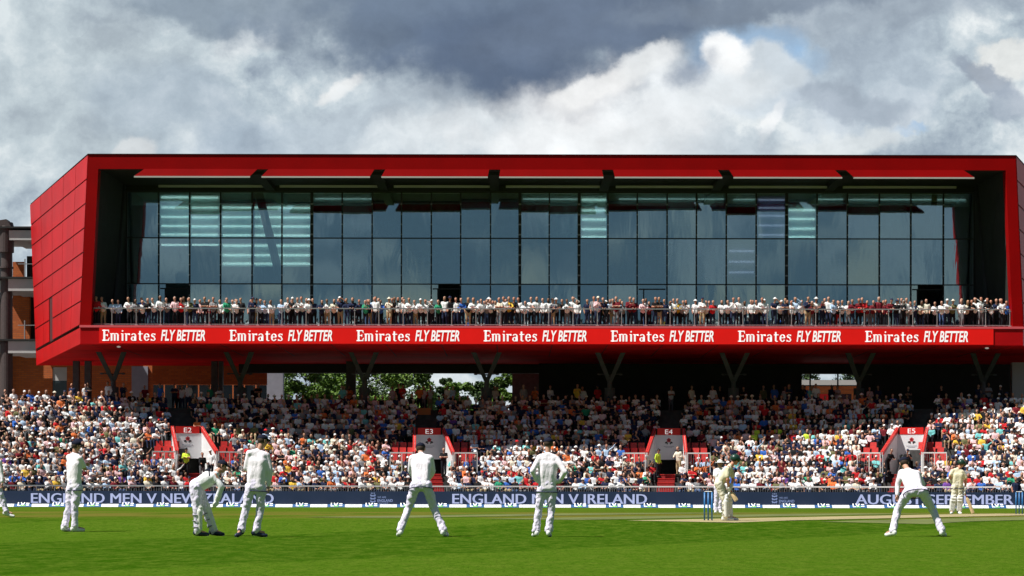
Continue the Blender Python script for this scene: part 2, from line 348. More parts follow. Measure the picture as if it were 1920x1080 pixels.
# ------------------------------------------------------------------ main building
FD, GDp, RD = 148.0, 157.0, 174.0      # front, glass and rear depths
zt = PZ(290.5, FD); zi = PZ(318, FD); zf = PZ(611, FD); zb = PZ(646, FD)   # roof top, frame underside, balcony floor, fascia bottom
def XL(z): t = (zt-z)/(zt-zf); return -26.79-.50*t      # outer front edges lean outward going down
def XR(z): t = (zt-z)/(zt-zf); return 31.78+.50*t
def XLr(z): t = (zt-z)/(zt-zf); return -35.8+.45*t
def XRr(z): t = (zt-z)/(zt-zf); return 40.8-.45*t
bld = empty('stadium_building', (2, FD, 0))
tag(bld, 'long red box building on columns with glazed front and crowded balcony above the stand', 'building')
class BB(MB):                          # parts of the building: world coordinates in, parent offset out
    def build(s, name, mats, parent=None, smooth=False):
        s.v = [(a-2, b-FD, c) for a, b, c in s.v]; return MB.build(s, name, mats, parent or bld, smooth)
fw = .66
def front_bar(mb, pts_out, pts_in, y0, y1):   # mitred frame bar
    (a, b_), (c, d) = pts_out, pts_in
    mb.hexa([(a[0], y0, a[1]), (b_[0], y0, b_[1]), (b_[0], y1, b_[1]), (a[0], y1, a[1]), (c[0], y0, c[1]), (d[0], y0, d[1]), (d[0], y1, d[1]), (c[0], y1, c[1])])
m_ = BB()
OL, OR = (XL(zt), zt), (XR(zt), zt); IL, IR = (XL(zi)+fw, zi), (XR(zi)-fw, zi)
BL, BR = (XL(zf), zf), (XR(zf), zf); JL, JR = (XL(zf)+fw, zf), (XR(zf)-fw, zf)
front_bar(m_, (IL, IR), (OL, OR), FD, FD+.9); front_bar(m_, (BL, JL), (OL, IL), FD, FD+.9); front_bar(m_, (JR, BR), (IR, OR), FD, FD+.9)
m_.build('frame', M['red_frame'])
m_ = BB(); m_.box(XL(zi)+.4, XR(zi)-.4, FD+.905, FD+.96, zi+.02, zt-.1); m_.box(XL(zi)+.4, XR(zi)-.4, FD+.08, FD+.905, zi-.012, zi-.002); m_.build('reflection_shield', M['ceil_dark'])  # dark sheets added so the red frame stays out of the glass reflections
m_ = BB(); m_.hexa([(XL(zt)-.04, FD-.05, zt), (XR(zt)+.04, FD-.05, zt), (XRr(zt), RD, zt), (XLr(zt), RD, zt), (XL(zt)-.04, FD-.05, zt+.035), (XR(zt)+.04, FD-.05, zt+.035), (XRr(zt), RD, zt+.035), (XLr(zt), RD, zt+.035)])
m_.build('roof', M['dark'])
# side walls as cladding panels with dark joints
def side(XF, XB, sgn):
    b1 = BB(); b2 = BB()
    def S(t, z, off=0.0):
        y = FD+.02+(RD-FD)*t; x = XF(z)+(XB(z)-XF(z))*t; nn = Vector((sgn*(RD-FD), -abs(XB(zt)-XF(zt)), 0)).normalized(); return (x+nn.x*off, y+nn.y*off, z)
    zl = zf-1.25*0
    zs = [zt-.02] + [zt-1.72-1.58*i for i in range(5)] + [zf+1.0, zf]; zs = [zt-.02, *[zt-.02-(zt-zf)*k/7 for k in range(1, 7)], zf]
    ts = [0, .18, .38, .58, .79, 1]
    for i in range(len(zs)-1):
        for j in range(5):
            g = .06; t0 = ts[j]+g*.03; t1 = ts[j+1]-g*.03; a, c = zs[i]-.05, zs[i+1]+.05
            if i >= 5 and j == 3:      # slot window panel narrower
                t0 = ts[j]+.075
            q = [S(t0, c, .05), S(t1, c, .05), S(t1, a, .05), S(t0, a, .05)]; r_ = [S(t0, c, .0), S(t1, c, .0), S(t1, a, .0), S(t0, a, .0)]
            if sgn > 0: q = q[::-1]; r_ = r_[::-1]
            b1.quad(S(ts[j], zs[i+1], -.01), S(ts[j+1], zs[i+1], -.01), S(ts[j+1], zs[i], -.01), S(ts[j], zs[i], -.01))
            b2.add(r_+q, [(7, 6, 5, 4), (0, 1, 5, 4), (1, 2, 6, 5), (2, 3, 7, 6), (3, 0, 4, 7)])
    b1.build('side_wall_backing', M['red_joint']); b2.build('side_wall', M['red_clad'])
side(XL, XLr, -1); side(XR, XRr, 1)
# floor slab: fascia front and flanks, soffit
zf2 = zf-.14
m_ = BB(); m_.hexa([(XL(zf)-.05, FD-.06, zf2), (XR(zf)+.05, FD-.06, zf2), (XR(zf)+.05, FD+.5, zf2), (XL(zf)-.05, FD+.5, zf2), (XL(zf)-.05, FD-.06, zf), (XR(zf)+.05, FD-.06, zf), (XR(zf)+.05, FD+.5, zf), (XL(zf)-.05, FD+.5, zf)])
m_.build('balcony_edge', M['banner_edge'])
m_ = BB(); y0 = FD
for (x0, yy0), (x1, yy1) in (((XL(zf), FD), (XR(zf), FD)), ((XLr(zf), RD), (XL(zf), FD)), ((XR(zf), FD), (XRr(zf), RD))):
    m_.quad((x0, yy0, zb), (x1, yy1, zb), (x1, yy1, zf2), (x0, yy0, zf2))
m_.build('fascia', M['red_clad'])
ym = FD+13; tm = (ym-FD)/(RD-FD); xa, xb = XL(zf)+(XLr(zf)-XL(zf))*tm, XR(zf)+(XRr(zf)-XR(zf))*tm
m_ = BB(); m_.quad((XL(zf), FD, zb), (xa, ym, zb), (xb, ym, zb), (XR(zf), FD, zb)); m_.build('soffit', M['soffit'])
m_ = BB(); m_.quad((xa, ym, zb), (XLr(zf), RD, zb), (XRr(zf), RD, zb), (xb, ym, zb)); m_.build('soffit', M['soffit']); m_ = BB(); m_.box(-20, 41, 171.3, 172, PZ(700, 171.5), zb-.01); m_.build('downstand_beam', M['dark'])
m_ = BB(); m_.quad((XL(zf), FD+.5, zf), (XR(zf), FD+.5, zf), (XRr(zf), RD, zf), (XLr(zf), RD, zf)); m_.build('balcony_floor', M['concrete'])
# rear wall
m_ = BB(); m_.quad((XLr(zf), RD, zb), (XLr(zt), RD, zt), (XRr(zt), RD, zt), (XRr(zf), RD, zb)); m_.build('rear_wall', M['red_clad'])
# joints and small lamps under the soffit
m_ = BB()
for i in range(7): m_.box(XL(zf)+.5+0*i, XR(zf)-.5, FD+1.1+i*1.1, FD+1.14+i*1.1, zb-.015, zb-.003)
for i in range(17): m_.box(-25.5+i*3.5, -25.44+i*3.5, FD+.3, ym, zb-.012, zb-.004)
m_.build('soffit_joint', M['red_joint'])
for i in range(8):
    m_ = BB(); x = (-25.2, 0, 0, 0, 0, 0, 0, PX(1850, 150))[i]; 
    m_.ball((x, FD+2.0, zb-.06), .13, .13, .06, 10, 6); (m_.build('soffit_lamp', M['downlight']) if i in (0, 7) else None)
# ceiling over the balcony
IX0, IX1 = XL(zi)+fw, XR(zi)-fw
ribs = [PX(x, 150.5) for x in (487, 708, 925, 1138, 1357, 1578)]
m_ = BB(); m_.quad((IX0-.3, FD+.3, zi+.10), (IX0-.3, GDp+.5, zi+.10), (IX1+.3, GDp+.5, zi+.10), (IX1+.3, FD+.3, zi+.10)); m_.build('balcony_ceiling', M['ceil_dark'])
edges = [PX(265, 151)]+ribs+[PX(1808, 151)]
for i in range(7):
    x0, x1 = edges[i]+(.36 if i else 0), edges[i+1]-(.36 if i < 6 else 0)
    xt0, xt1 = 2+(x0-2)*.976, 2+(x1-2)*.976; zv = PZ(331, FD-.1)
    m_ = BB(); m_.hexa([(x0, FD-.12, zv), (x1, FD-.12, zv), (x1, FD-.02, zv), (x0, FD-.02, zv), (xt0, FD-.03, zi), (xt1, FD-.03, zi), (xt1, FD+.07, zi), (xt0, FD+.07, zi)])
    m_.build('ceiling_panel', M['red_frame'])
    m_ = BB(); m_.box(x0, x1, FD-.14, FD-.0, zv-.10, zv-.003); m_.build('visor_edge', M['grey_beam']); m_ = BB(); m_.box(x0+.4, x1+.3, 155.4, 155.6, PZ(352, 155.5), PZ(348, 155.5)); m_.build('ceiling_beam', M['grey_beam'])
for x in ribs:
    m_ = BB(); m_.box(x-.3, x+.3, FD+.92, GDp, zi-.22, zi+.08); m_.build('roof_rib', M['ceil_dark'])
# glazing
gx = [237, 297, 355, 413, 472, 528, 584, 641, 697, 752, 808, 863, 919, 974, 1029, 1085, 1139, 1194, 1250, 1305, 1361, 1417, 1474, 1531, 1588, 1648, 1707, 1768, 1825]
gX = [PX(x, GDp) for x in gx]; rows = [361, 447, 533, 622]; gZ = [PZ(y, GDp) for y in rows]; gZ[3] = zf
thick = (584, 974, 1085, 1474)
doors = {1, 10, 17, 26}
for r_ in range(3):
    for c in range(28):
        x0, x1 = gX[c]+.04, gX[c+1]-.04; z0, z1 = gZ[r_+1]+.03, gZ[r_]-.03
        if r_ == 2 and c in doors:
            x1 = x0+.42 if c != 17 else x1
        if x1 > x0: m_ = BB(); m_.box(x0, x1, GDp, GDp+.03, z0, z1); m_.build('window_pane', M['glass'])
m_ = BB()
for x, px in zip(gX, gx):
    w = .10 if px in thick else .045
    m_.box(x-w, x+w, GDp-.10, GDp+.08, zf, gZ[0]+.02)
m_.build('mullion', M['dark'])
m_ = BB()
for i, z in enumerate(gZ[:3]): m_.box(gX[0]-1.2, gX[-1]+1.2, GDp-.06, GDp+.05, z-.035, z+.035)
m_.box(gX[0]-1.5, gX[-1]+1.5, GDp-.2, GDp+.3, gZ[0]+.04, zi+.12)
m_.build('transom', M['dark'])
m_ = BB()
for px in gx:
    if px in (237, 1825): continue
    x = PX(px, GDp); w = .085 if px in thick else .045
    k = 0; z = zf+2.6
    while z < gZ[0]-.3:
        m_.box(x-w, x+w, GDp-.16, GDp-.11, z, z+.09); z += .68
m_.build('bracket', M['steel'])
m_ = BB()
for c in doors:
    x0, x1 = gX[c], gX[c+1]; m_.box(x0+.40, x0+.48, GDp-.05, GDp+.05, zf, gZ[2]-.3); m_.box(x0+.1, x1-.1, GDp-.05, GDp+.05, gZ[2]-.36, gZ[2]-.28)
m_.build('door_frame', M['dark'])
# side returns between frame and glass
for sg, xg, xf_ in ((-1, gX[0], IX0), (1, gX[-1], IX1)):
    m_ = BB(); xo = (XL(zf)+fw-.1) if sg < 0 else (XR(zf)-fw+.1)
    v = [(xf_, FD+.9, zi+.1), (xo, FD+.9, zf), (xg-.1*sg*-1, GDp+.4, zf), (xg, GDp+.4, zi+.1)]
    m_.add(v, [(0, 1, 2, 3)]); m_.build('side_lining', M['blackwall'])
    m_ = BB(); xm = (xf_+xg)/2
    for py0, py1 in ((452, 498),):
        pass
    m_.tube((xg+sg*.25, FD+5.0, zf), (xg+sg*.1, FD+8.0, zi), .22, .22, 8); m_.build('brace', M['dark'])
# rooms behind the glass
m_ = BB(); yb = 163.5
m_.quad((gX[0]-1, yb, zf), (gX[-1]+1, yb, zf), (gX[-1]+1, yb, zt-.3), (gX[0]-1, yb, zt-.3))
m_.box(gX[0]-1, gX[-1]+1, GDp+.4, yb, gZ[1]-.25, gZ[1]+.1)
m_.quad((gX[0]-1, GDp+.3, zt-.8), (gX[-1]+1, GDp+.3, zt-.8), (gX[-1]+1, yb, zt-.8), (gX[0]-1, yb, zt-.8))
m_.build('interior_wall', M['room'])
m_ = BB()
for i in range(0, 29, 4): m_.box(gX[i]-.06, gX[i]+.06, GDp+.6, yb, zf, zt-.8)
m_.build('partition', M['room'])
for (xa_, xb_, zq) in ((PX(485, 157.6), PX(528, 157.6), 0), (PX(1752, 157.6), PX(1720, 157.6), 1), (PX(1745, 157.6), PX(1790, 157.6), 2)):
    m_ = BB()
    if zq == 0: m_.tube((xa_, 157.45, gZ[0]), (xb_, 157.45, gZ[2]), .28, .28, 8)
    elif zq == 1: m_.tube((xa_, 157.6, gZ[0]), (xb_+.6, 157.6, gZ[2]), .2, .2, 8)
    else: m_.tube((xb_, 157.6, gZ[2]), (xa_, 157.6, gZ[1]), .18, .18, 8)
    m_.build('brace', M['dark'])
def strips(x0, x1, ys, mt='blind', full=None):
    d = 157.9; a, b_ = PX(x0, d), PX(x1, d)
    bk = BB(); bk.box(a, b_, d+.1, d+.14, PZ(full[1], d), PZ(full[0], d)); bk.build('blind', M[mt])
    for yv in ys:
        k = BB(); k.tube((a+.1, d, PZ(yv, d)), (b_-.1, d, PZ(yv, d)), .07, .07, 6); k.build('glow_bar', M['strip'] if mt == 'blind' else M['mauve_bar'])  # glowing bars added to make the pale stripes behind the glass
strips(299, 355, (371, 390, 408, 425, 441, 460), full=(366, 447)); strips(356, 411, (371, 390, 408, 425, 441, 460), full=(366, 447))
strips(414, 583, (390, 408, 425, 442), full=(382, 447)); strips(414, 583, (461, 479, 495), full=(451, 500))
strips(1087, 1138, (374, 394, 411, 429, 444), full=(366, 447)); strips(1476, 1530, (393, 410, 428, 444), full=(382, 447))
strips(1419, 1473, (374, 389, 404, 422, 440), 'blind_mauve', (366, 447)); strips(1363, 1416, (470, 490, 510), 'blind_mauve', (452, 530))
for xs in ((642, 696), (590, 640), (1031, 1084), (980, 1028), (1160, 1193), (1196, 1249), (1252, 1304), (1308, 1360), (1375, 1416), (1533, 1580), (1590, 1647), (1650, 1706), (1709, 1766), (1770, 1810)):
    k = BB(); d = 158.3; k.tube((PX(xs[0], d), d, PZ(373, d)), (PX(xs[1], d), d, PZ(373, d)), .05, .05, 6); k.build('glow_bar', M['strip_dim'])  # dim glowing bars added along the top of the panes
m_ = BB(); d_ = 158.5; m_.box(PX(242, d_), PX(1820, d_), d_, d_+.1, PZ(386, d_), PZ(360, d_)+.2); m_.build('fill_band', M['blind'])  # pale band added to brighten the top of the glass
# folded pale sheets added behind some panes for the streaks in the glass
M['streak_sheet'] = mat('sheer curtain', (.75, .82, .80), .9, var=.3, vscale=1.5)
for a_, b_, r0_, r1_ in ((641, 752, 372, 444), (752, 860, 385, 440), (863, 972, 366, 446), (976, 1084, 380, 445), (1100, 1190, 455, 531), (1196, 1300, 452, 530), (1306, 1360, 455, 531), (1532, 1640, 486, 531), (1590, 1700, 380, 444), (1650, 1745, 455, 530), (640, 690, 455, 531), (760, 860, 470, 531), (890, 970, 455, 531), (1255, 1300, 378, 444)):
    d_ = 158.6; m_ = BB(); xa_, xb_ = PX(a_, d_), PX(b_, d_); n_c = int((xb_-xa_)/.07); rr_ = random.Random(a_); am = rr_.uniform(.04, .09); fq = rr_.uniform(6, 11)
    pts_ = [(xa_+(xb_-xa_)*k/n_c, d_+am*math.sin(fq*(xb_-xa_)*k/n_c+1.7*math.sin(k*.05))) for k in range(n_c+1)]
    for (p0_, q0_), (p1_, q1_) in zip(pts_, pts_[1:]): m_.quad((p0_, q0_, PZ(r1_, d_)), (p1_, q1_, PZ(r1_, d_)), (p1_, q1_, PZ(r0_, d_)), (p0_, q0_, PZ(r0_, d_)))
    m_.build('streak_sheet', M['streak_sheet'])
# banner and lettering
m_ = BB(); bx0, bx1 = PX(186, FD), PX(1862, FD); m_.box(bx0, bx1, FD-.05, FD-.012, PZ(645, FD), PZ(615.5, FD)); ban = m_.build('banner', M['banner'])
def emirates(mb, x0, y, z0, W, H):
    G = []
    def rect(a, b_, c, d): G.append([(a, c), (b_, c), (b_, d), (a, d)])
    def poly(*p): G.append(list(p))
    def ring(cx, cy, rx, ry, tx, ty, a0, a1, n=14):
        for i in range(n):
            s0, s1 = R(a0+(a1-a0)*i/n), R(a0+(a1-a0)*(i+1)/n)
            G.append([(cx+(rx-tx)*math.cos(s0), cy+(ry-ty)*math.sin(s0)), (cx+rx*math.cos(s0), cy+ry*math.sin(s0)), (cx+rx*math.cos(s1), cy+ry*math.sin(s1)), (cx+(rx-tx)*math.cos(s1), cy+(ry-ty)*math.sin(s1))])
    rect(.1, .28, 0, 1.12); rect(0, .62, 0, .10); rect(0, .62, 1.02, 1.12); rect(.28, .5, .53, .62); poly((.52, .1), (.62, .1), (.68, .34), (.6, .3)); poly((.52, 1.02), (.6, .82), (.64, .82), (.62, 1.02)); rect(.46, .52, .44, .7)
    x = .74
    for k in range(3):
        rect(x+.03+.29*k, x+.19+.29*k, 0, .62 if k else .74); 0
        if k < 2: ring(x+.26+.29*k, .58, .22, .20, .15, .09, 20, 130, 6)
    rect(x-.02, x+.1, .68, .75); x = 1.72
    rect(x+.05, x+.21, 0, .74); rect(x-.02, x+.1, .68, .75); poly((x+.04, 1.0), (x+.13, .9), (x+.22, 1.0), (x+.13, 1.1)); x = 2.06
    rect(x+.05, x+.21, 0, .74); rect(x-.02, x+.1, .68, .75); ring(x+.3, .55, .16, .2, .12, .10, 20, 140, 6); poly((x+.34, .62), (x+.48, .56), (x+.46, .76), (x+.34, .74)); x = 2.6
    rect(x+.34, x+.50, 0, .56); ring(x+.26, .54, .23, .22, .13, .09, 10, 165, 8); ring(x+.22, .22, .22, .23, .14, .08, 0, 360, 16); x = 3.26
    rect(x+.1, x+.25, .14, 1.0); rect(x, x+.44, .66, .75); ring(x+.27, .16, .17, .17, .14, .09, 180, 320, 8); x = 3.78
    ring(x+.27, .375, .27, .385, .15, .085, 40, 330, 20); rect(x+.1, x+.5, .36, .44); ring(x+.27, .45, .25, .31, .13, .08, -10, 60, 6); x = 4.42
    ring(x+.22, .56, .2, .2, .12, .08, 20, 260, 10); ring(x+.22, .19, .21, .2, .12, .08, -160, 80, 10); poly((x+.1, .5), (x+.3, .34), (x+.38, .4), (x+.2, .56)); poly((x+.36, .75), (x+.4, .75), (x+.42, .55), (x+.36, .6)); poly((x+0, 0), (x+.05, 0), (x+.08, .16), (x, .22))
    sx, sy = W/4.9, H/1.12
    for g in G: mb.add([(x0+a*sx, y, z0+b_*sy) for a, b_ in g], [tuple(range(len(g)))])
SL = []
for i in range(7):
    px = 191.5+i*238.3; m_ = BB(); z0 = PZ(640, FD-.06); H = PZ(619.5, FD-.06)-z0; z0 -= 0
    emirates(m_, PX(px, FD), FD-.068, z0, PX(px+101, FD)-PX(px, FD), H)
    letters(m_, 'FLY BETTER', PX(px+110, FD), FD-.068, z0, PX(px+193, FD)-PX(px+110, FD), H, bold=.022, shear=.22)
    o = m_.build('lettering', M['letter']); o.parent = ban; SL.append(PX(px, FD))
# balustrade
zr = PZ(579, FD+.4); m_ = BB(); m_.box(XL(zf)+fw+.1, XR(zf)-fw-.1, FD+.36, FD+.42, zr-.035, zr+.035); m_.box(XL(zf)+fw+.1, XR(zf)-fw-.1, FD+.37, FD+.40, zf+.08, zf+.12)
bal = m_.build('balustrade', M['steel'])
x = PX(210, FD+.4)
while x < XR(zf)-fw:
    m_ = BB(); m_.tube((x, FD+.32, zf+.02), (x, FD+.32, zr), .028, .028, 8); m_.box(x-.09, x+.09, FD+.28, FD+.36, zf, zf+.09); m_.box(x-.07, x+.07, FD+.28, FD+.36, zr-.16, zr-.11)
    o = m_.build('post', M['steel']); o.parent = bal; x += PX(1005.6, FD)-0
# columns with V-shaped heads
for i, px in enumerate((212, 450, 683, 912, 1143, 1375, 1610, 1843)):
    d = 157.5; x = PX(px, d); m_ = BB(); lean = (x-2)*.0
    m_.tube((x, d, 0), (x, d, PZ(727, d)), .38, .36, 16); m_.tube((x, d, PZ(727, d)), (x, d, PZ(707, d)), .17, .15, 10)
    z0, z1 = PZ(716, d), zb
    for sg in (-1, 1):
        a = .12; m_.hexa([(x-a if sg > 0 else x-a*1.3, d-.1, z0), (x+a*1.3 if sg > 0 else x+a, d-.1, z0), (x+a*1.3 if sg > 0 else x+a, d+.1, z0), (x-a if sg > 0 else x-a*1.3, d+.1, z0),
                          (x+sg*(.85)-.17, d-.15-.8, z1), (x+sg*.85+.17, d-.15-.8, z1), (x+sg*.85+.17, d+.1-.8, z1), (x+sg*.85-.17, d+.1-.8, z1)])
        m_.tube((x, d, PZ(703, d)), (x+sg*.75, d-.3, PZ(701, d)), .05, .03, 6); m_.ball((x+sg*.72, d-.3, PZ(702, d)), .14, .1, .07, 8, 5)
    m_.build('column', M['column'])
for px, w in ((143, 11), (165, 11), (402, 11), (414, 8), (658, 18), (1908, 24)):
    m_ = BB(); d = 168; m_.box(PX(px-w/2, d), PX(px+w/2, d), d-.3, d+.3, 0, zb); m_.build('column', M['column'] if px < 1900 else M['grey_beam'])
# dark rear wall of the undercroft, with the window through it
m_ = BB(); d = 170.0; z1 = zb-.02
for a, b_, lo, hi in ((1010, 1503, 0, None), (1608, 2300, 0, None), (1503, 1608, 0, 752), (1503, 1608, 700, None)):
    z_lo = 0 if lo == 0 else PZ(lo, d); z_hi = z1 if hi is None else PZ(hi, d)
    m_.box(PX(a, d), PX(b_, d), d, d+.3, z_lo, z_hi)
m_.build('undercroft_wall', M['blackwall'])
m_ = BB()
for px in (1519, 1571): m_.box(PX(px-1.3, d), PX(px+1.3, d), d+.05, d+.2, PZ(752, d), PZ(700, d))
m_.box(PX(1503, d), PX(1608, d), d+.06, d+.19, PZ(723, d), PZ(721, d)); m_.build('window_frame', M['dark'])

# ------------------------------------------------------------------ grandstand
NR = 17; RZ0, RISE, RDEP, RD0 = .35, .345, .70, 145.0
def bow(x): return (x-2)**2/150.0
def rowd(i, x): return RD0+RDEP*i-bow(x)
def rowz(i): return RZ0+RISE*i
m_ = MB(); xs = [-52+.5*i for i in range(227)]; VX = (-19.6, -5.0, 9.75, 24.2)
for i in range(NR+1):
    dep = RDEP if i < NR else 14.0
    for a, b_ in zip(xs, xs[1:]):
        zi0, zi1 = (rowz(i-1) if i else -.1), rowz(i)
        if 5 <= i <= 9 and any(abs((a+b_)/2-X_) < .8 for X_ in VX): continue
        y0a, y0b = rowd(i, a)-.35, rowd(i, b_)-.35
        m_.quad((a, y0a, zi0), (b_, y0b, zi0), (b_, y0b, zi1), (a, y0a, zi1)); m_.quad((a, y0a, zi1), (b_, y0b, zi1), (b_, y0b+dep, zi1), (a, y0a+dep, zi1))
tag(m_.build('grandstand', M['terrace']), 'curved raked concrete terrace full of spectators beneath the red building', 'grandstand')
# entrances
VOM = [(-19.6, 'E2', 16), (-5.0, 'E3', 6), (9.75, 'E4', -6), (24.2, 'E5', -18)]
vom_label = {'E2': 'white entrance block headed E2 between the two leftmost fielders', 'E3': 'entrance block headed E3 behind the crouching slip fielder, with red parapets',
             'E4': 'entrance block headed E4 to the left of the batsman, with red steps below', 'E5': 'bright white entrance block headed E5 behind the right-hand crouching fielder'}
def rose(mb, x, y, z, s, mi_r=0, mi_d=1):
    def disc(cx, cz, r, mi, yy, n=10): mb.add([(cx+r*math.cos(2*math.pi*i/n), yy, cz+r*math.sin(2*math.pi*i/n)) for i in range(n)], [tuple(range(n))], mi)
    for k in range(5):
        a = R(90+72*k); disc(x+.55*s*math.cos(a), z+.55*s*math.sin(a), .42*s, mi_r, y)
    disc(x, z, .25*s, mi_d, y-.004)
    for k in (-1, 1):
        mb.add([(x+k*.9*s, y-.002, z-.5*s), (x+k*1.7*s, y-.002, z-.9*s), (x+k*1.4*s, y-.002, z-1.5*s), (x+k*.5*s, y-.002, z-.9*s)], [(0, 1, 2, 3)] if k < 0 else [(3, 2, 1, 0)], mi_d)
        mb.add([(x+k*.3*s, y-.003, z-1.0*s), (x+k*1.1*s, y-.003, z-1.3*s), (x+k*.6*s, y-.003, z-1.9*s)], [(0, 1, 2)], mi_d)
for X, nm, ang in VOM:
    yv = rowd(4.1, X); e = empty('entrance_block', (X, yv, 0), R(ang)); tag(e, vom_label[nm], 'stand entrance', 'numbered entrances to the stand')
    zfl, zop, ztp = 1.92, 2.86, 4.86
    m_ = MB(); m_.box(-.90, .90, 3.15, 3.22, zop, ztp-.42); m_.build('sign_panel', M['panel'], e)
    m_ = MB(); m_.box(-.74, .74, 3.13, 3.22, ztp-.42, ztp+.02); h = m_.build('sign_header', M['sign_red'], e)
    m_ = MB(); letters(m_, nm, -.24, 3.122, ztp-.36, .48, .30); m_.build('lettering', M['letter'], h)
    m_ = MB(); rose(m_, 0, 3.143, ztp-.75, .15); m_.box(-.33, .33, 3.14, 3.148, ztp-1.16, ztp-1.13, 2); m_.box(-.22, .22, 3.14, 3.148, ztp-1.24, ztp-1.215, 2); m_.build('emblem', [M['rose_red'], M['dark'], M['grey_print']], e)
    m_ = MB(); m_.box(-.86, .86, 3.23, 3.6, zop-.0, ztp); m_.box(-1.1, 1.1, 3.9, 5.2, zfl-.5, ztp-.1); m_.box(-1.0, 1.0, .2, 3.9, zfl-.1, zfl); m_.build('passage', M['blackwall'], e)
    for sg in (-1, 1):
        m_ = MB(); x0, x1 = sg*.80, sg*.86; 
        def q(xr0, xr1, xf0, xf1, zf_, zr_, zlo, y0=-.9, y1=3.5):
            lo = [(min(xf0, xf1), y0, zlo), (max(xf0, xf1), y0, zlo), (max(xr0, xr1), y1, zlo), (min(xr0, xr1), y1, zlo)]
            return lo+[(lo[0][0], y0, zf_), (lo[1][0], y0, zf_), (lo[2][0], y1, zr_), (lo[3][0], y1, zr_)]
        m_.hexa(q(sg*.86, sg*.96, sg*1.16, sg*1.26, 3.25, ztp, 1.0)); w = m_.build('flank_wall', M['white'], e)
        for o0, o1, mt in ((.96, 1.02, 'seat_red'), (.85, .90, 'seat_red')):
            m_ = MB(); v = q(sg*(o0-.02), sg*(o1-.0), sg*(o0+.27), sg*(o1+.30), 3.30, ztp+.05, 0); 
            for k in range(4): v[k] = (v[k][0], v[k][1], v[k+4][2]-.22)
            m_.hexa(v); m_.build('coping', M[mt], e)
        # rail in front of the empty seats beside the entrance
        m_ = MB(); zz = 3.22; m_.box(min(sg*1.3, sg*2.75), max(sg*1.3, sg*2.75), -1.0, -.95, zz-.05, zz+.03)
        q3 = MB()
        for k in range(9): xx = sg*(1.4+.15*k); q3.box(xx-.008, xx+.008, -.99, -.965, zz-1.0, zz-.03)
        q3.build('baluster', M['steel'], e)
        for xx in (1.32, 2.0, 2.73): m_.box(sg*xx-.025, sg*xx+.025, -1.0, -.95, zz-1.25, zz)
        m_.build('handrail', M['rail_white'], e)
    m_ = MB()
    for k in range(6):
        z1 = .35+(zfl-.35)*(k+1)/6-.02; y0 = -3.6+k*.62; m_.box(-.53, .53, y0, y0+.62, .1, z1-.05); m_.box(-.53, .53, y0-.02, y0+.6, z1-.045, z1, 1)
    m_.build('steps', [mat('riser', (.30, .02, .02), .7, var=.2), M['seat_red']], e)
# empty red seats around the entrances
def seat_mesh():
    m_ = MB(); m_.box(-.21, .21, -.2, .18, .40, .44); m_.hexa([(-.21, .16, .42), (.21, .16, .42), (.21, .20, .42), (-.21, .20, .42), (-.20, .24, .84), (.20, .24, .84), (.20, .28, .84), (-.20, .28, .84)]); m_.box(-.03, .03, -.05, .05, 0, .4); return m_
sm_ = seat_mesh(); seat0 = None; ns = 0
ordn = lambda k: '%d%s' % (k, 'th' if 10 <= k % 100 <= 20 else {1: 'st', 2: 'nd', 3: 'rd'}.get(k % 10, 'th'))
for X, nm, ang in VOM:
    for i in range(5, 9):
        for sg in (-1, 1):
            for k in range(3):
                x = X+sg*(1.45+.5*k)
                if seat0 is None: seat0 = sm_.build('folding_chair', M['seat_red']); o = seat0
                else: o = seat0.copy(); C.objects.link(o)
                o.location = (x, rowd(i, x)-.02, rowz(i)); o.rotation_euler = (0, 0, -2*(x-2)/150)
                tag(o, 'empty red seat, %s out on the %s of entrance %s, %s row up' % (ordn(k+1), 'left' if sg < 0 else 'right', nm, ordn(i-4)), 'chair', 'empty red seats beside the entrances')
# front fence of the stand
m_ = MB(); xs2 = [-40+1.0*i for i in range(84)]
fe = empty('stand_fence', (0, 140, 0)); tag(fe, 'white topped railing running along the front of the stand above the advertising boards', 'railing')
def FB(mb, name, m, par=fe): mb.v = [(a, b-140, c) for a, b, c in mb.v]; return mb.build(name, m, par)
for a, b_ in zip(xs2, xs2[1:]):
    ya, yb_ = rowd(0, a)-1.15, rowd(0, b_)-1.15; z = PZ(912, 142)
    m_.hexa([(a, ya, z-.04), (b_, yb_, z-.04), (b_, yb_+.05, z-.04), (a, ya+.05, z-.04), (a, ya, z+.04), (b_, yb_, z+.04), (b_, yb_+.05, z+.04), (a, ya+.05, z+.04)])
FB(m_, 'rail', M['rail_white']); m_ = MB()
for a in xs2:
    m_.box(a-.03, a+.03, rowd(0, a)-1.15, rowd(0, a)-1.10, 0, PZ(912, 142))
    for k in range(1, 7): m_.box(a+k*.143-.009, a+k*.143+.009, rowd(0, a+k*.143)-1.14, rowd(0, a+k*.143)-1.12, 0, PZ(912, 142)-.04)
FB(m_, 'baluster', M['steel'])
# low wall behind the boards
m_ = MB()
for a, b_ in zip(xs2, xs2[1:]):
    ya, yb_ = rowd(0, a)-1.3, rowd(0, b_)-1.3; m_.hexa([(a, ya, -.1), (b_, yb_, -.1), (b_, yb_+.1, -.1), (a, ya+.1, -.1), (a, ya, .75), (b_, yb_, .75), (b_, yb_+.1, .75), (a, ya+.1, .75)])
tag(m_.build('low_wall', M['terrace']), 'low dark wall at the foot of the stand, behind the navy advertising screen', 'wall')

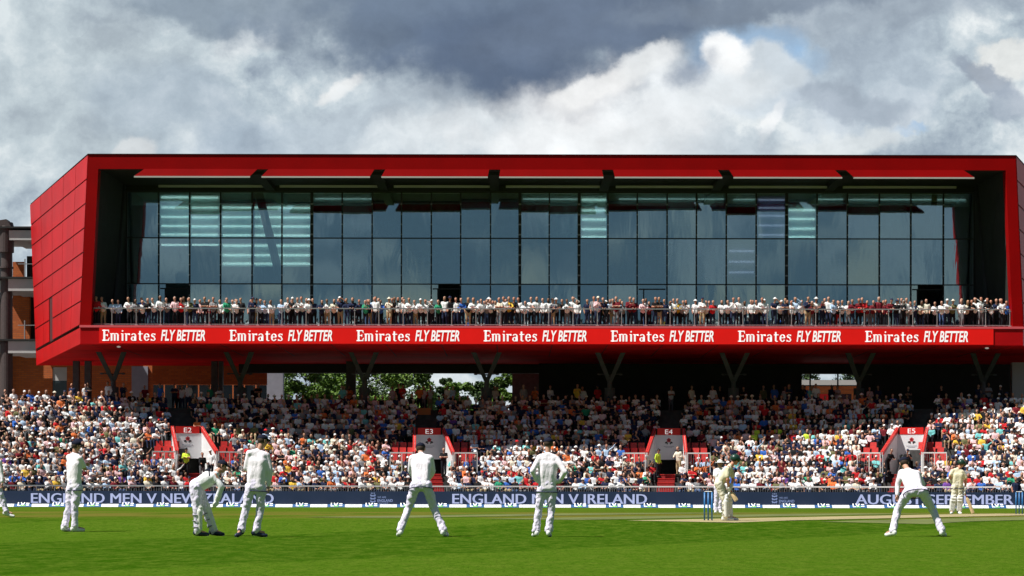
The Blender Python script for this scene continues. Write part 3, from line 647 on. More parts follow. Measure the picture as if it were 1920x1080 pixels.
# ------------------------------------------------------------------ advertising screen and boundary cushions
AD = 134.5; led = empty('advertising_screen', (0, AD, 0)); tag(led, 'long navy advertising screen along the boundary showing fixtures in lilac capitals', 'advertising board')
m_ = MB(); zl0, zl1 = PZ(945.5, AD), PZ(921.5, AD); m_.box(-36, 42, 0, .15, -.1, zl1); 
m_.build('screen', M['navy'], led)
for s_, a, b_ in (('ENGLAND MEN V NEW ZEALAND', 58, 512), ('ENGLAND MEN V IRELAND', 848, 1212), ('AUGUST-SEPTEMBER', 1604, 1899)):
    m_ = MB(); [letters(m_, s_, PX(a, AD)+k*.014, -.012-.003*k, PZ(944.5, AD)+.0*k, PX(b_, AD)-PX(a, AD), PZ(926, AD)-PZ(944.5, AD)) for k in range(4)]; m_.build('lettering', M['lilac'], led)
for px in (694, 1447):
    m_ = MB(); x0 = PX(px, AD); w = .30
    for k in range(3):   # crest of three passant beasts under a crown, as simple bars
        z = PZ(943-k*5.6, AD); m_.box(x0+.02, x0+w, -.012, -.008, z+.03, z+.085); m_.box(x0, x0+.08, -.012, -.008, z+.085, z+.125); m_.box(x0+w-.07, x0+w+.02, -.012, -.008, z+.06, z+.125)
        for q_ in (.05, .15, .25): m_.box(x0+q_, x0+q_+.03, -.0121, -.0081, z, z+.03)
    for k in range(3): m_.box(x0+.05+.09*k, x0+.09+.09*k, -.012, -.008, PZ(926.5, AD), PZ(924, AD))
    letters(m_, 'ENGLAND', x0+.42, -.012, PZ(941.5, AD), .88, .16, bold=.02); letters(m_, 'CRICKET', x0+.42, -.012, PZ(947.0, AD)+.02, .62, .11); letters(m_, 'WE ARE', x0+.42, -.012, PZ(934.5, AD), .5, .11)
    m_.build('emblem', M['lilac_dim'], led)
cb = None; cw = None; per = 33.1; CDp = 134.0
zc0, zc1 = gz(134), PZ(946, CDp); nb = nw = 0
for i in range(-2, 62):
    px = 27.5+i*32.6; x0, x1 = PX(px, CDp)+.01, PX(px+32.6, CDp)-.01
    if px > 1930 or px+33 < -5: continue
    blue = i % 2 == 0; w = x1-x0
    def cush(m):
        q_ = MB(); q_.hexa([(0, -.25, 0), (w, -.25, 0), (w, .2, 0), (0, .2, 0), (0, -.05, zc1-zc0), (w, -.05, zc1-zc0), (w, .05, zc1-zc0), (0, .05, zc1-zc0)]); return q_.build('boundary_cushion', m)
    if blue:
        nb += 1
        if cb is None:
            cb = cush(M['blue_cush']); o = cb; q_ = MB(); v, fs = text_geo('LV', .42, .2, bold=.03)
            f = lambda a, b_: (a, -.25+.2*(b_/(zc1-zc0))-.012, b_)
            q_.add([f(.18+a, .05+b_) for a, b_ in v], fs); q_.add([f(.66, .07), f(.84, .07), f(.84, .12), f(.66, .12)], [(0, 1, 2, 3)]); q_.add([f(.66, .17), f(.84, .17), f(.84, .22), f(.66, .22)], [(0, 1, 2, 3)])
            q_.add([f(.38, .04), f(.60, .04), f(.64, .10), f(.34, .10)], [(0, 1, 2, 3)], 1); let = q_.build('lettering', [M['letter'], M['lime']], cb)
        else:
            o = cb.copy(); C.objects.link(o); l2 = let.copy(); C.objects.link(l2); l2.parent = o
        tag(o, 'blue boundary cushion with green and white logo, %s blue one from the left' % ordn(nb), 'boundary cushion', 'blue sponsor cushions')
    else:
        nw += 1
        if cw is None:
            cw = cush(M['white_cush']); o = cw; q_ = MB(); f = lambda a, b_: (a, -.25+.2*(b_/(zc1-zc0))-.008, b_)
            for k in range(9): q_.add([f(.2+k*.07, .09), f(.25+k*.07, .09), f(.25+k*.07, .125), f(.2+k*.07, .125)], [(0, 1, 2, 3)])
            let2 = q_.build('small_print', M['grey_print'], cw)
        else:
            o = cw.copy(); C.objects.link(o); l2 = let2.copy(); C.objects.link(l2); l2.parent = o
        tag(o, 'white boundary cushion with a faint line of print, %s white one from the left' % ordn(nw), 'boundary cushion', 'white sponsor cushions')
    o.location = (x0, CDp, zc0)

# ------------------------------------------------------------------ neighbouring buildings at the left and behind
nb_ = empty('brick_building', (-30, 178, 0)); tag(nb_, 'orange brick building with white balcony slabs left of and behind the red box', 'building')
class NB(MB):
    def build(s, name, mats, parent=None, smooth=False):
        s.v = [(a+30, b-178, c) for a, b, c in s.v]; return MB.build(s, name, mats, parent or nb_, smooth)
d = 184.0
m_ = NB(); m_.box(-60, PX(98, d), d, d+.4, 0, PZ(560, d)); m_.box(PX(125, d), PX(500, d), d, d+.4, 0, PZ(600, d)); m_.box(PX(98, d), PX(125, d), d, d+.4, PZ(690, d), PZ(600, d)); m_.build('wall', M['brick'])
m_ = NB(); m_.box(PX(98, d), PX(125, d), d+.1, d+.2, PZ(715, d), PZ(690, d)); m_.build('window', M['render_w'])
m_ = NB(); m_.box(PX(98, d), PX(125, d), d+.1, d+.2, 0, PZ(715, d)+.0); m_.build('window', M['glass_dark'])
d = 179.0
for k, (y0, y1) in enumerate(((437, 458), (530, 552), (645, 667))):
    m_ = NB(); m_.box(PX(28, d), PX(110, d), d-2.5, d+4, PZ(y1, d), PZ(y0+(3 if k == 0 else 0), d)); m_.box(PX(28, d)-1.2, PX(30, d), d-2, d+3.5, PZ(y1, d)+.1, PZ(y0, d)-.1); m_.build('balcony_slab', M['render_w'])
    m_ = NB(); m_.box(PX(22, d)-1.5, PX(110, d), d-2.7, d+4.3, PZ(y0, d)+.02, PZ(y0-3, d)+.03); m_.build('slab_cap', M['dark'])
for y0, y1 in ((458, 527), (552, 642)):
    dd = 181.0
    m_ = NB(); m_.box(PX(18, dd), PX(50 if y0 > 500 else 40, dd), dd+1, dd+1.3, PZ(y1, dd), PZ(y0 if y0 > 500 else 490, dd)); m_.build('wall', M['brick'])
    m_ = NB(); m_.box(PX(50 if y0 > 500 else 42, dd), PX(100, dd), dd+1.5, dd+1.7, PZ(y1, dd), PZ(y0+(0 if y0 > 500 else 20), dd)); m_.build('window', M['dark'])
    dd = 176.7; m_ = NB(); zt_ = PZ(y1-30, dd); z0_ = PZ(y1, dd)
    for px in (46, 69): m_.tube((PX(px, dd), dd, z0_), (PX(px, dd), dd, zt_+.4), .05, .05, 8)
    m_.box(PX(33, dd), PX(72, dd), dd-.03, dd+.03, zt_, zt_+.06); m_.build('balcony_rail', M['steel'])
d = 177.0
m_ = NB(); m_.tube((PX(11, d), d, 0), (PX(12, d), d, PZ(475, d)), .54, .42, 20); m_.tube((PX(10, d), d, PZ(475, d)), (PX(10, d), d, PZ(430, d)), .62, .62, 20)
m_.tube((PX(10, d), d, PZ(430, d)), (PX(11, d), d, PZ(418, d)), .66, .5, 20); m_.hexa([(PX(-30, d), d-.6, PZ(424, d)), (PX(24, d), d-.6, PZ(430, d)), (PX(24, d), d+.6, PZ(430, d)), (PX(-30, d), d+.6, PZ(424, d)), (PX(-30, d), d-.6, PZ(421, d)), (PX(14, d), d-.6, PZ(414, d)), (PX(14, d), d+.6, PZ(414, d)), (PX(-30, d), d+.6, PZ(421, d))])
for y in (505, 648): m_.tube((PX(11, d), d, PZ(y, d)), (PX(11, d), d, PZ(y-3, d)), .55, .55, 20)
m_.build('round_column', mat('grey brown column', (.062, .045, .042), .6, var=.2))
m_ = NB(); m_.box(PX(-60, 183), PX(2, 183), 182.5, 183, 0, PZ(425, 183)); m_.build('recess_wall', M['dark'])
m_ = NB(); d = 175.2
for a, b_, mt in ((285, 500, 'blackwall'),):
    m_.box(PX(a, d), PX(b_, d), d, d+.3, PZ(722, d), PZ(680, d)); m_.build('upper_wall', M['brick'])
for k in range(10):
    m_ = NB(); a = 287+k*21.5; m_.box(PX(a, d), PX(a+19, d), d+.1, d+.16, 0, PZ(722, d)-.02); m_.build('window', M['glass_dark'])
for a, b_, t, lab in ((253, 283, 690, 'pale rendered pillar beside the first V-headed column, leftmost of three'), (503, 534, 690, 'pale rendered pillar at the left edge of the trees'), (960, 1010, 695, 'broad pale pillar at the right edge of the trees')):
    m_ = MB(); d = 185.5 if a < 900 else 177.2; x = PX((a+b_)/2, d); w = PX(b_, d)-PX(a, d); m_.box(-w/2, w/2, -.5, .5, 0, PZ(t, d)); m_.box(-w/2-.03, w/2+.03, -.53, .53, PZ(752, d), PZ(749, d))
    o = m_.build('pillar', M['pillar'] if a < 900 else M['concrete']); o.location = (x, d-1.2, 0); tag(o, lab, 'pillar', 'pale pillars behind the stand')
# orange board at the back of the stand and the far outbuilding seen through the window
m_ = MB(); d = 160.5; m_.box(0, PX(812, d)-PX(782, d), 0, .06, 0, PZ(770, d)-PZ(784, d)); m_.box(.1, .16, .06, .1, -1.2, .1); m_.box(.9, .96, .06, .1, -1.2, .1)
o = m_.build('notice_board', mat('orange board', (.55, .16, .04), .7)); o.location = (PX(782, d), rowd(15, -5)+.4, PZ(784, d)); tag(o, 'small orange board at the back of the stand above entrance E3', 'board')
d = 215.0; e = empty('outbuilding', (PX(1555, d), d, 0)); tag(e, 'far low brick building seen through the window in the dark wall', 'building')
w = 3.5; m_ = MB(); m_.box(-w, w, 0, 4, 0, PZ(722, d)); m_.build('wall', M['brick'], e); m_ = MB(); m_.box(-w-.3, w+.3, -.5, 4.2, PZ(722, d), PZ(712, d)); m_.build('roof', M['grey_beam'], e)
for k in range(3): m_ = MB(); m_.box(-2.8+k*1.9, -1.8+k*1.9, -.03, .02, PZ(752, d), PZ(738, d)); m_.build('window', M['glass_dark'] if k != 1 else M['sign_red'], e)

# ------------------------------------------------------------------ trees
def leaf_mat(name, c1, c2):
    m = bpy.data.materials.new(name); m.use_nodes = True; nt = m.node_tree; b = nt.nodes['Principled BSDF']; g = nt.nodes.new('ShaderNodeNewGeometry')
    mx = nt.nodes.new('ShaderNodeMix'); mx.data_type = 'RGBA'; mx.inputs[6].default_value = (*c1, 1); mx.inputs[7].default_value = (*c2, 1)
    nt.links.new(g.outputs['Random Per Island'], mx.inputs[0]); nt.links.new(mx.outputs[2], b.inputs['Base Color']); b.inputs['Roughness'].default_value = .6
    b.inputs['Specular IOR Level'].default_value = .3; return m
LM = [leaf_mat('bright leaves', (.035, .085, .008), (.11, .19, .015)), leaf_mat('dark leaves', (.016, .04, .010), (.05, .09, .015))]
M['bark'] = mat('bark', (.06, .045, .03), .9, var=.3)
def tree(px, d, top, wid, mi, label):
    H = PZ(top, d); r = wid/2/F*d; x = PX(px, d); e = empty('tree', (x, d, 0)); tag(e, label, 'tree', 'trees behind the stand')
    t = MB(); t.tube((0, 0, -.1), (.1, 0, H*.45), .3, .18, 10); cl = []
    rng = random.Random(int(px))
    for k in range(46):
        a = rng.uniform(0, 6.28); q = rng.uniform(.05, 1)**.5; zz = rng.uniform(.12, .95)
        env = math.sqrt(max(.05, 1-((zz-.48)/.56)**2))
        c = Vector((math.cos(a)*r*q*env, math.sin(a)*r*.8*q*env, H*zz)); cl.append((c, rng.uniform(.16, .30)*min(H*.5, r*1.3)))
        if k < 12: t.tube((.05, 0, H*rng.uniform(.2, .45)), c, .09, .02, 6)
    t.build('trunk', M['bark'], e)
    V = []
    for c, cr_ in cl:
        for _ in range(300):
            w_ = Vector((rng.gauss(0, 1), rng.gauss(0, 1), rng.gauss(0, 1))).normalized()*cr_*rng.uniform(.5, 1.1)
            w_.z *= .75; p = c+w_
            if p.z > H: p.z = H-rng.uniform(0, .5)
            a = Vector((rng.gauss(0, 1), rng.gauss(0, 1), rng.gauss(0, 1))).normalized(); b_ = a.orthogonal().normalized(); s_ = rng.uniform(.09, .20)
            V += [p-a*s_, p+b_*s_*.6, p+a*s_, p-b_*s_*.6]
    me = bpy.data.meshes.new('crown'); me.from_pydata([tuple(v) for v in V], [], [(4*i, 4*i+1, 4*i+2, 4*i+3) for i in range(len(V)//4)]); me.materials.append(LM[mi])
    o = bpy.data.objects.new('crown', me); C.objects.link(o); o.parent = e
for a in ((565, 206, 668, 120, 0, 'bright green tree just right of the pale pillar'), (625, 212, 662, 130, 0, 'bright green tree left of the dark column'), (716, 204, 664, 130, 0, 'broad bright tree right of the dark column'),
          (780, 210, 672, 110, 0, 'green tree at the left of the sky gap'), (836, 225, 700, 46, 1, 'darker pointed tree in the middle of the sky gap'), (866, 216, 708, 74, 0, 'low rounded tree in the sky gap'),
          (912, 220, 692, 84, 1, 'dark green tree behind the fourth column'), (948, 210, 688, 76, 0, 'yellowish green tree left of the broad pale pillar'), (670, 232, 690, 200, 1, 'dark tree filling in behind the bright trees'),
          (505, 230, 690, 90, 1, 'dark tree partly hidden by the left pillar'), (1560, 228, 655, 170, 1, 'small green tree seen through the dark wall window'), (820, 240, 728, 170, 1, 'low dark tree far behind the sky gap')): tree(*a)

# ------------------------------------------------------------------ people: bodies grown as one surface round a skeleton
def capsule(mb, p, r0, q, r1, n=10):
    p = Vector(p); q = Vector(q); d = q-p; Ln = d.length
    if Ln < 1e-4: return mb.ball(p, r0, nu=n, nv=6)
    d /= Ln; a = d.orthogonal().normalized(); b = d.cross(a); rings = []
    for t in (-80, -50, -20, 0): rings.append((p+d*r0*math.sin(R(t)), r0*math.cos(R(t))))
    for t in (0, 20, 50, 80): rings.append((q+d*r1*math.sin(R(t)), r1*math.cos(R(t))))
    vs = [c+(a*math.cos(2*math.pi*i/n)+b*math.sin(2*math.pi*i/n))*rr for c, rr in rings for i in range(n)]; fs = []
    for j in range(len(rings)-1):
        for i in range(n): fs.append((j*n+i, j*n+(i+1) % n, (j+1)*n+(i+1) % n, (j+1)*n+i))
    fs += [tuple(range(n))[::-1], tuple((len(rings)-1)*n+i for i in range(n))]
    return mb.add(vs, fs)
def fuse(segs, voxel, smooth=4, ratio=None, balls=()):
    """one watertight surface round all capsules; returns mesh and, per face, the index of the nearest capsule"""
    mb = MB()
    for (p, r0, q, r1) in segs: capsule(mb, p, r0, q, r1)
    for (c, rx, ry, rz) in balls: mb.ball(c, rx, ry, rz, 16, 10)
    o = mb.build('tmp', [])
    md = o.modifiers.new('r', 'REMESH'); md.mode = 'VOXEL'; md.voxel_size = voxel
    sm = o.modifiers.new('s', 'SMOOTH'); sm.factor = .5; sm.iterations = smooth
    if ratio: dc = o.modifiers.new('d', 'DECIMATE'); dc.ratio = ratio
    me = bpy.data.meshes.new_from_object(o.evaluated_get(bpy.context.evaluated_depsgraph_get()))
    old = o.data; bpy.data.objects.remove(o); bpy.data.meshes.remove(old)
    n = len(me.polygons); c = np.empty(n*3); me.polygons.foreach_get('center', c); c = c.reshape(-1, 3)
    best = np.full(n, 1e9); idx = np.zeros(n, int)
    S = list(segs)+[(b[0], min(b[1:]), b[0], min(b[1:])) for b in balls]
    for k, (p, r0, q, r1) in enumerate(S):
        p = np.array(p); dq = np.array(q)-p; L2 = (dq**2).sum()
        t = np.clip(((c-p)@dq)/L2, 0, 1) if L2 > 1e-8 else np.zeros(n)
        dist = np.linalg.norm(c-(p+t[:, None]*dq), axis=1)-(r0+(r1-r0)*t)
        m = dist < best; best[m] = dist[m]; idx[m] = k
    me.polygons.foreach_set('use_smooth', [True]*n)
    return me, idx, c
def V3(*a): return Vector(a)

# ---- spectators -----------------------------------------------------------
SLOT = {'skin': 0, 'top': 1, 'bottom': 2, 'hair': 3, 'shoe': 4}
def cloth(name, c): return mat(name, c, .85, var=.12, vscale=6, bump=.3, bscale=14, spec=.2)
TOPS = {'white': (.80, .80, .80), 'cream': (.74, .68, .55), 'pale blue': (.45, .60, .80), 'pale pink': (.78, .52, .54), 'navy': (.015, .022, .06), 'black': (.012, .012, .014), 'grey': (.24, .24, .25),
        'red': (.55, .02, .025), 'maroon': (.16, .012, .02), 'blue': (.04, .14, .50), 'yellow': (.75, .48, .06), 'orange': (.75, .18, .05), 'green': (.03, .30, .16), 'turquoise': (.18, .55, .55), 'olive': (.14, .14, .06), 'purple': (.16, .06, .30), 'lime yellow': (.62, .80, .06)}
TM = {k: cloth(k+' cloth', v) for k, v in TOPS.items()}
BOT = {'dark': cloth('dark trousers', (.012, .013, .018)), 'navy': cloth('navy trousers', (.02, .03, .07)), 'beige': cloth('beige trousers', (.40, .31, .18)), 'blue': cloth('denim', (.06, .11, .24)), 'grey': cloth('grey trousers', (.16, .16, .17)), 'red': cloth('red trousers', (.32, .02, .02))}
SK = [mat('fair skin', (.48, .25, .17), .6, var=.08), mat('ruddy skin', (.44, .19, .12), .6, var=.08), mat('tan skin', (.40, .20, .12), .6), mat('brown skin', (.16, .075, .04), .6)]
HR = [mat('brown hair', (.045, .025, .014), .8), mat('black hair', (.012, .010, .009), .8), mat('grey hair', (.30, .29, .27), .8), mat('fair hair', (.28, .17, .07), .8)]
HT = {'white': TM['white'], 'cream': TM['cream'], 'navy': TM['navy'], 'black': TM['black'], 'red': TM['red']}
SHO = mat('dark shoes', (.02, .02, .02), .6)
def person_mesh(kind, head, voxel=.03, ratio=None):
    S = []; T = []
    def seg(t, p, r0, q, r1): S.append((tuple(p), r0, tuple(q), r1)); T.append(SLOT[t])
    rng = random.Random(kind+head)
    base, pose = kind.split('_')
    if base == 'stand':      # facing -y, feet on z=0
        lean = {'rail': .22, 'cross': .03, 'down': 0, 'phone': .02, 'brow': .08, 'side': .04, 'wide': .12}[pose]
        hipz = .93; sh = V3(0, -lean, 1.45-lean*.25); hp = V3(0, .04 if lean > .1 else 0, hipz)
        for sg in (-1, 1):
            a = V3(sg*.11, .02, .07); k = V3(sg*.105, -.03, .50); h = hp+V3(sg*.09, 0, 0)
            if pose == 'wide': a.x *= 1.5
            seg('bottom', h, .105, k, .072); seg('bottom', k, .068, a, .055); seg('shoe', a+V3(0, .04, -.02), .05, a+V3(sg*.03, -.14, -.03), .04)
            s_ = sh+V3(sg*.175, 0, -.02)
            if pose in ('rail', 'wide'): e = V3(sg*.27, -.30, 1.16); w = V3(sg*.10, -.50, 1.10)
            elif pose == 'cross': e = V3(sg*.24, -.12, 1.18); w = V3(-sg*.10, -.27, 1.22)
            elif pose == 'down': e = V3(sg*.26, .03, 1.17); w = V3(sg*.22, -.10, .93)
            elif pose == 'phone': e = V3(sg*.24, -.10, 1.19); w = V3(sg*.08, -.32, 1.34)
            elif pose == 'brow': e = V3(sg*.34, -.22, 1.48) if sg > 0 else V3(-.25, -.28, 1.15); w = V3(.10, -.28, 1.66) if sg > 0 else V3(-.1, -.46, 1.10)
            else: e = V3(sg*.25, .02 if sg > 0 else -.2, 1.17); w = V3(sg*.2, -.3, 1.12)
            bare = rng.random() < .55
            seg('top', s_, .068, s_+(e-s_)*(.55 if bare else 1), .055)
            if bare: seg('skin', s_+(e-s_)*.55, .045, e, .042)
            seg('skin' if bare else 'top', e, .042, w, .036); seg('skin', w, .036, w+(w-e).normalized()*.08, .032)
        seg('top', hp+V3(-.05, 0, .02), .125, sh+V3(-.07, 0, -.12), .13); seg('top', hp+V3(.05, 0, .02), .125, sh+V3(.07, 0, -.12), .13); seg('top', sh+V3(-.12, 0, -.03), .075, sh+V3(.12, 0, -.03), .075)
        hc = sh+V3(rng.uniform(-.03, .03), -.06-lean*.3, .235)
    else:                    # seated on a 0.43 m seat
        lean = {'lap': .05, 'fwd': .28, 'arms': .02, 'chin': .22, 'point': .05, 'cross': 0, 'turn': .08}[pose]
        hp = V3(0, .08, .52); sh = V3(.04 if pose == 'turn' else 0, .12-lean, 1.0-lean*.2)
        for sg in (-1, 1):
            k = V3(sg*.13, -.38, .54); a = V3(sg*.12, -.42, .09); h = hp+V3(sg*.1, 0, 0)
            short = pose in ('lap', 'chin')
            seg('bottom', h, .10, k, .08)
            if short: seg('skin', k+V3(0, 0, -.03), .06, a, .045)
            else: seg('bottom', k, .075, a, .055)
            seg('shoe', a, .05, a+V3(0, -.15, -.03), .04)
            s_ = sh+V3(sg*.18, 0, -.02)
            if pose in ('lap', 'turn'): e = V3(sg*.27, -.02, .74); w = V3(sg*.10, -.26, .66)
            elif pose == 'fwd': e = V3(sg*.23, -.36, .68); w = V3(sg*.05, -.50, .74)
            elif pose == 'arms': e = V3(sg*.34, .02, .78); w = V3(sg*.30, -.25, .70)
            elif pose == 'chin': e = V3(sg*.2, -.32, .68); w = V3(sg*.06, -.26, .92) if sg > 0 else V3(sg*.03, -.42, .72)
            elif pose == 'point': e = V3(sg*.40, -.12, 1.12) if sg > 0 else V3(-.25, -.05, .74); w = V3(.58, -.2, 1.35) if sg > 0 else V3(-.1, -.26, .66)
            else: e = V3(sg*.25, -.08, .76); w = V3(-sg*.08, -.22, .80)
            bare = rng.random() < .6
            seg('top', s_, .07, s_+(e-s_)*(.55 if bare else 1), .055)
            if bare: seg('skin', s_+(e-s_)*.55, .047, e, .043)
            seg('skin' if bare else 'top', e, .043, w, .037); seg('skin', w, .038, w+(w-e).normalized()*.07, .034)
        seg('top', hp+V3(-.06, 0, .03), .13, sh+V3(-.07, 0, -.12), .13); seg('top', hp+V3(.06, 0, .03), .13, sh+V3(.07, 0, -.12), .13); seg('top', sh+V3(-.12, 0, -.03), .078, sh+V3(.12, 0, -.03), .078)
        hc = sh+V3(rng.uniform(-.04, .04), -.05-lean*.25, .235)
    seg('skin', sh+V3(0, -.01, 0), .055, hc+V3(0, .01, -.06), .055); seg('skin', hc+V3(0, -.015, -.04), .078, hc+V3(0, 0, .03), .088)
    if head == 'hair': seg('hair', hc+V3(0, .035, .035), .092, hc+V3(0, .03, .05), .085)
    elif head == 'long': seg('hair', hc+V3(0, .03, .04), .098, hc+V3(0, .05, -.14), .085)
    elif head == 'cap': seg('hair', hc+V3(0, .01, .045), .098, hc+V3(0, .01, .05), .09); seg('hair', hc+V3(0, -.1, .05), .03, hc+V3(0, -.15, .035), .03); seg('hair', hc+V3(-.05, -.09, .045), .025, hc+V3(.05, -.09, .045), .025)
    else:
        seg('hair', hc+V3(0, .01, .06), .098, hc+V3(0, .01, .075), .085)
        for k in range(10):
            a0, a1 = 2*math.pi*k/10, 2*math.pi*(k+1)/10
            seg('hair', hc+V3(.13*math.cos(a0), .01+.13*math.sin(a0), .045), .022, hc+V3(.13*math.cos(a1), .01+.13*math.sin(a1), .045), .022)
    me, idx, c = fuse(S, voxel, 2, ratio)
    me.name = 'person'
    for k in range(5): me.materials.append(None)
    me.polygons.foreach_set('material_index', np.array(T)[idx].astype(np.int32)); me.update()
    return me
rng = random.Random(11)
def pick(d): 
    ks = list(d); return rng.choices(ks, [d[k] for k in ks])[0]
TOPW_B = {'white': 58, 'cream': 4, 'pale blue': 10, 'pale pink': 9, 'navy': 18, 'black': 16, 'grey': 6, 'red': 1, 'maroon': 2, 'blue': 4, 'yellow': 1, 'green': 1, 'olive': 2}
TOPW_S = {'white': 36, 'cream': 6, 'pale blue': 7, 'pale pink': 8, 'navy': 22, 'black': 22, 'grey': 6, 'red': 7, 'maroon': 4, 'blue': 4, 'yellow': 2, 'orange': 3, 'green': 1, 'turquoise': 2, 'olive': 2, 'purple': 1}
HEADW_B = {'hair': 70, 'long': 16, 'cap': 7, 'brim': 7}; HEADW_S = {'hair': 42, 'long': 16, 'cap': 26, 'brim': 18}
def outfit(tw, head):
    top = pick(tw); bot = pick({'dark': 60, 'navy': 22, 'beige': 9, 'blue': 7, 'grey': 6, 'red': 1}); sk = rng.choices(SK, [50, 25, 15, 10])[0]
    if head in ('hair', 'long'): hi = rng.choices(range(4), [45, 25, 18, 12])[0]; hm = HR[hi]; hd = ['brown', 'dark', 'grey', 'fair'][hi]+' hair'
    else: hk = pick({'white': 55, 'cream': 12, 'navy': 16, 'black': 9, 'red': 5}); hm = HT[hk]; hd = hk+(' cap' if head == 'cap' else ' sun hat')
    return top, bot, sk, hm, hd
def dress(o, top, bot, sk, hm):
    for k, m in enumerate((sk, TM[top], BOT[bot], hm, SHO)):
        o.material_slots[k].link = 'OBJECT'; o.material_slots[k].material = m
cache = {}
def figure(kind, head, voxel=.026):
    key = (kind, head)
    if key not in cache: cache[key] = person_mesh(kind, head, voxel)
    o = bpy.data.objects.new('person', cache[key]); C.objects.link(o); return o
# balcony crowd leaning on the rail
bal_people = []
x = XL(zf)+fw+.25; xend = XR(zf)-fw-.2
while x < xend:
    head = pick(HEADW_B); pose = pick({'rail': 46, 'cross': 12, 'down': 14, 'phone': 8, 'brow': 5, 'side': 12, 'wide': 8})
    top, bot, sk, hm, hd = outfit(TOPW_B, head); px = 960+x*F/(FD+1)
    if 1590 < px < 1668: top = 'maroon' if rng.random() < .8 else 'red'
    if abs(px-954) < 5: top = 'yellow'
    if abs(px-822) < 5: top = 'green'
    if abs(px-728) < 6: top = 'cream'; head = 'brim'; bot = 'beige'; hm = HT['cream']; hd = 'cream sun hat'
    yoff = {'rail': .93, 'wide': .93, 'brow': .9}.get(pose, .72)+rng.uniform(-.02, .12)
    bal_people.append((x, yoff, head, pose, top, bot, sk, hm, hd)); x += rng.uniform(.22, .44) if rng.random() < .93 else rng.uniform(.5, .75)
    if rng.random() < .32:    # someone looking over a shoulder
        h2 = pick(HEADW_B); p2 = pick({'cross': 3, 'down': 4, 'phone': 2}); t2 = outfit(TOPW_B, h2)
        bal_people.append((x-.16, rng.uniform(1.55, 1.9), h2, p2, *t2))
pose_txt = {'rail': 'leaning on the rail', 'wide': 'leaning on the rail', 'cross': 'arms folded', 'down': 'hands low', 'phone': 'hands raised', 'brow': 'shading the eyes', 'side': 'one arm forward'}
cnt = {}; bal_people.sort(key=lambda a: a[0])
for (x, yo, head, pose, top, bot, sk, hm, hd) in bal_people:
    o = figure('stand_'+pose, head); dress(o, top, bot, sk, hm)
    sc_ = rng.uniform(.92, 1.08); o.location = (x, FD+.36+yo-.4, zf); o.scale = (sc_, sc_, sc_); o.rotation_euler = (0, 0, rng.uniform(-.3, .3)*(.5 if pose in ('rail', 'wide') else 1))
    k = sum(1 for v in SL if v <= x); cnt[k] = cnt.get(k, 0)+1
    pl = 'leaning on the balcony rail' if pose in ('rail', 'wide') and len(top+hd) < 17 else 'on the balcony'
    tag(o, '%s top, %s, %s, %s from left above %s slogan' % (top, hd, pl, ordn(cnt[k]), ('first', 'second', 'third', 'fourth', 'fifth', 'sixth', 'seventh')[k-1]) if k else '%s top, %s, on the balcony, left of the first banner slogan, %s along' % (top, hd, ordn(cnt[k])), 'person', 'spectators standing along the balcony rail')
# seated crowd
POSES = ['lap', 'fwd', 'arms', 'chin', 'point', 'cross', 'turn']; PW = [26, 20, 12, 14, 3, 16, 10]
spots = []
for i in range(NR):
    x = -42+rng.uniform(0, .5)
    while x < 46:
        x += .47*rng.uniform(.94, 1.06)
        pxx = 960+x*F/rowd(i, x)
        if pxx < -190 or pxx > 2110: continue
        skip = False
        for X, nm, ang in VOM:
            dx = abs(x-(X+math.tan(R(ang))*((i-4.6)*RDEP)*-1))
            if (i <= 4 and dx < .85) or (5 <= i <= 8 and dx < 2.75) or (i == 9 and dx < 1.9) or (i > 9 and dx < .75): skip = True
        if skip or rng.random() < (.05 if i < 10 else .13): continue
        spots.append((i, x))
ind = []; stuff = []
front = [(i, x) for i, x in spots if i <= 2 and abs(x-2) < 31]; front.sort(key=lambda a: (a[0], abs(a[1]-2)))
indiv = set(front[:300-len(bal_people)-22])
row_names = ['front row', 'second row', 'third row']; cnt = {}
seatcache = {}
vb = []; fb = []; mb_ = []; gm = []; gidx = {}
def gmat(m):
    if m.name not in gidx: gidx[m.name] = len(gm); gm.append(m)
    return gidx[m.name]
def raw(kind, head):
    key = (kind, head)
    if key not in seatcache:
        me = person_mesh(kind, head, .042, .5); nv_ = len(me.vertices); v = np.empty(nv_*3); me.vertices.foreach_get('co', v)
        ls = np.empty(len(me.loops), np.int32); me.loops.foreach_get('vertex_index', ls); lt = np.empty(len(me.polygons), np.int32); me.polygons.foreach_get('loop_total', lt)
        mi = np.empty(len(me.polygons), np.int32); me.polygons.foreach_get('material_index', mi); seatcache[key] = (v.reshape(-1, 3), ls, lt, mi)
    return seatcache[key]
acc = [[], [], [], []]; nvt = 0
def add_stuff(kind, head, fit, loc, rz, sc_):
    global nvt
    v, ls, lt, mi = raw(kind, head); c, s_ = math.cos(rz), math.sin(rz)
    w = np.stack([(v[:, 0]*c-v[:, 1]*s_)*sc_+loc[0], (v[:, 0]*s_+v[:, 1]*c)*sc_+loc[1], v[:, 2]*sc_+loc[2]], 1)
    top, bot, sk, hm, hd = fit; tab = np.array([gmat(sk), gmat(TM[top]), gmat(BOT[bot]), gmat(hm), gmat(SHO)])
    acc[0].append(w); acc[1].append(ls+nvt); acc[2].append(lt); acc[3].append(tab[mi]); nvt += len(v)
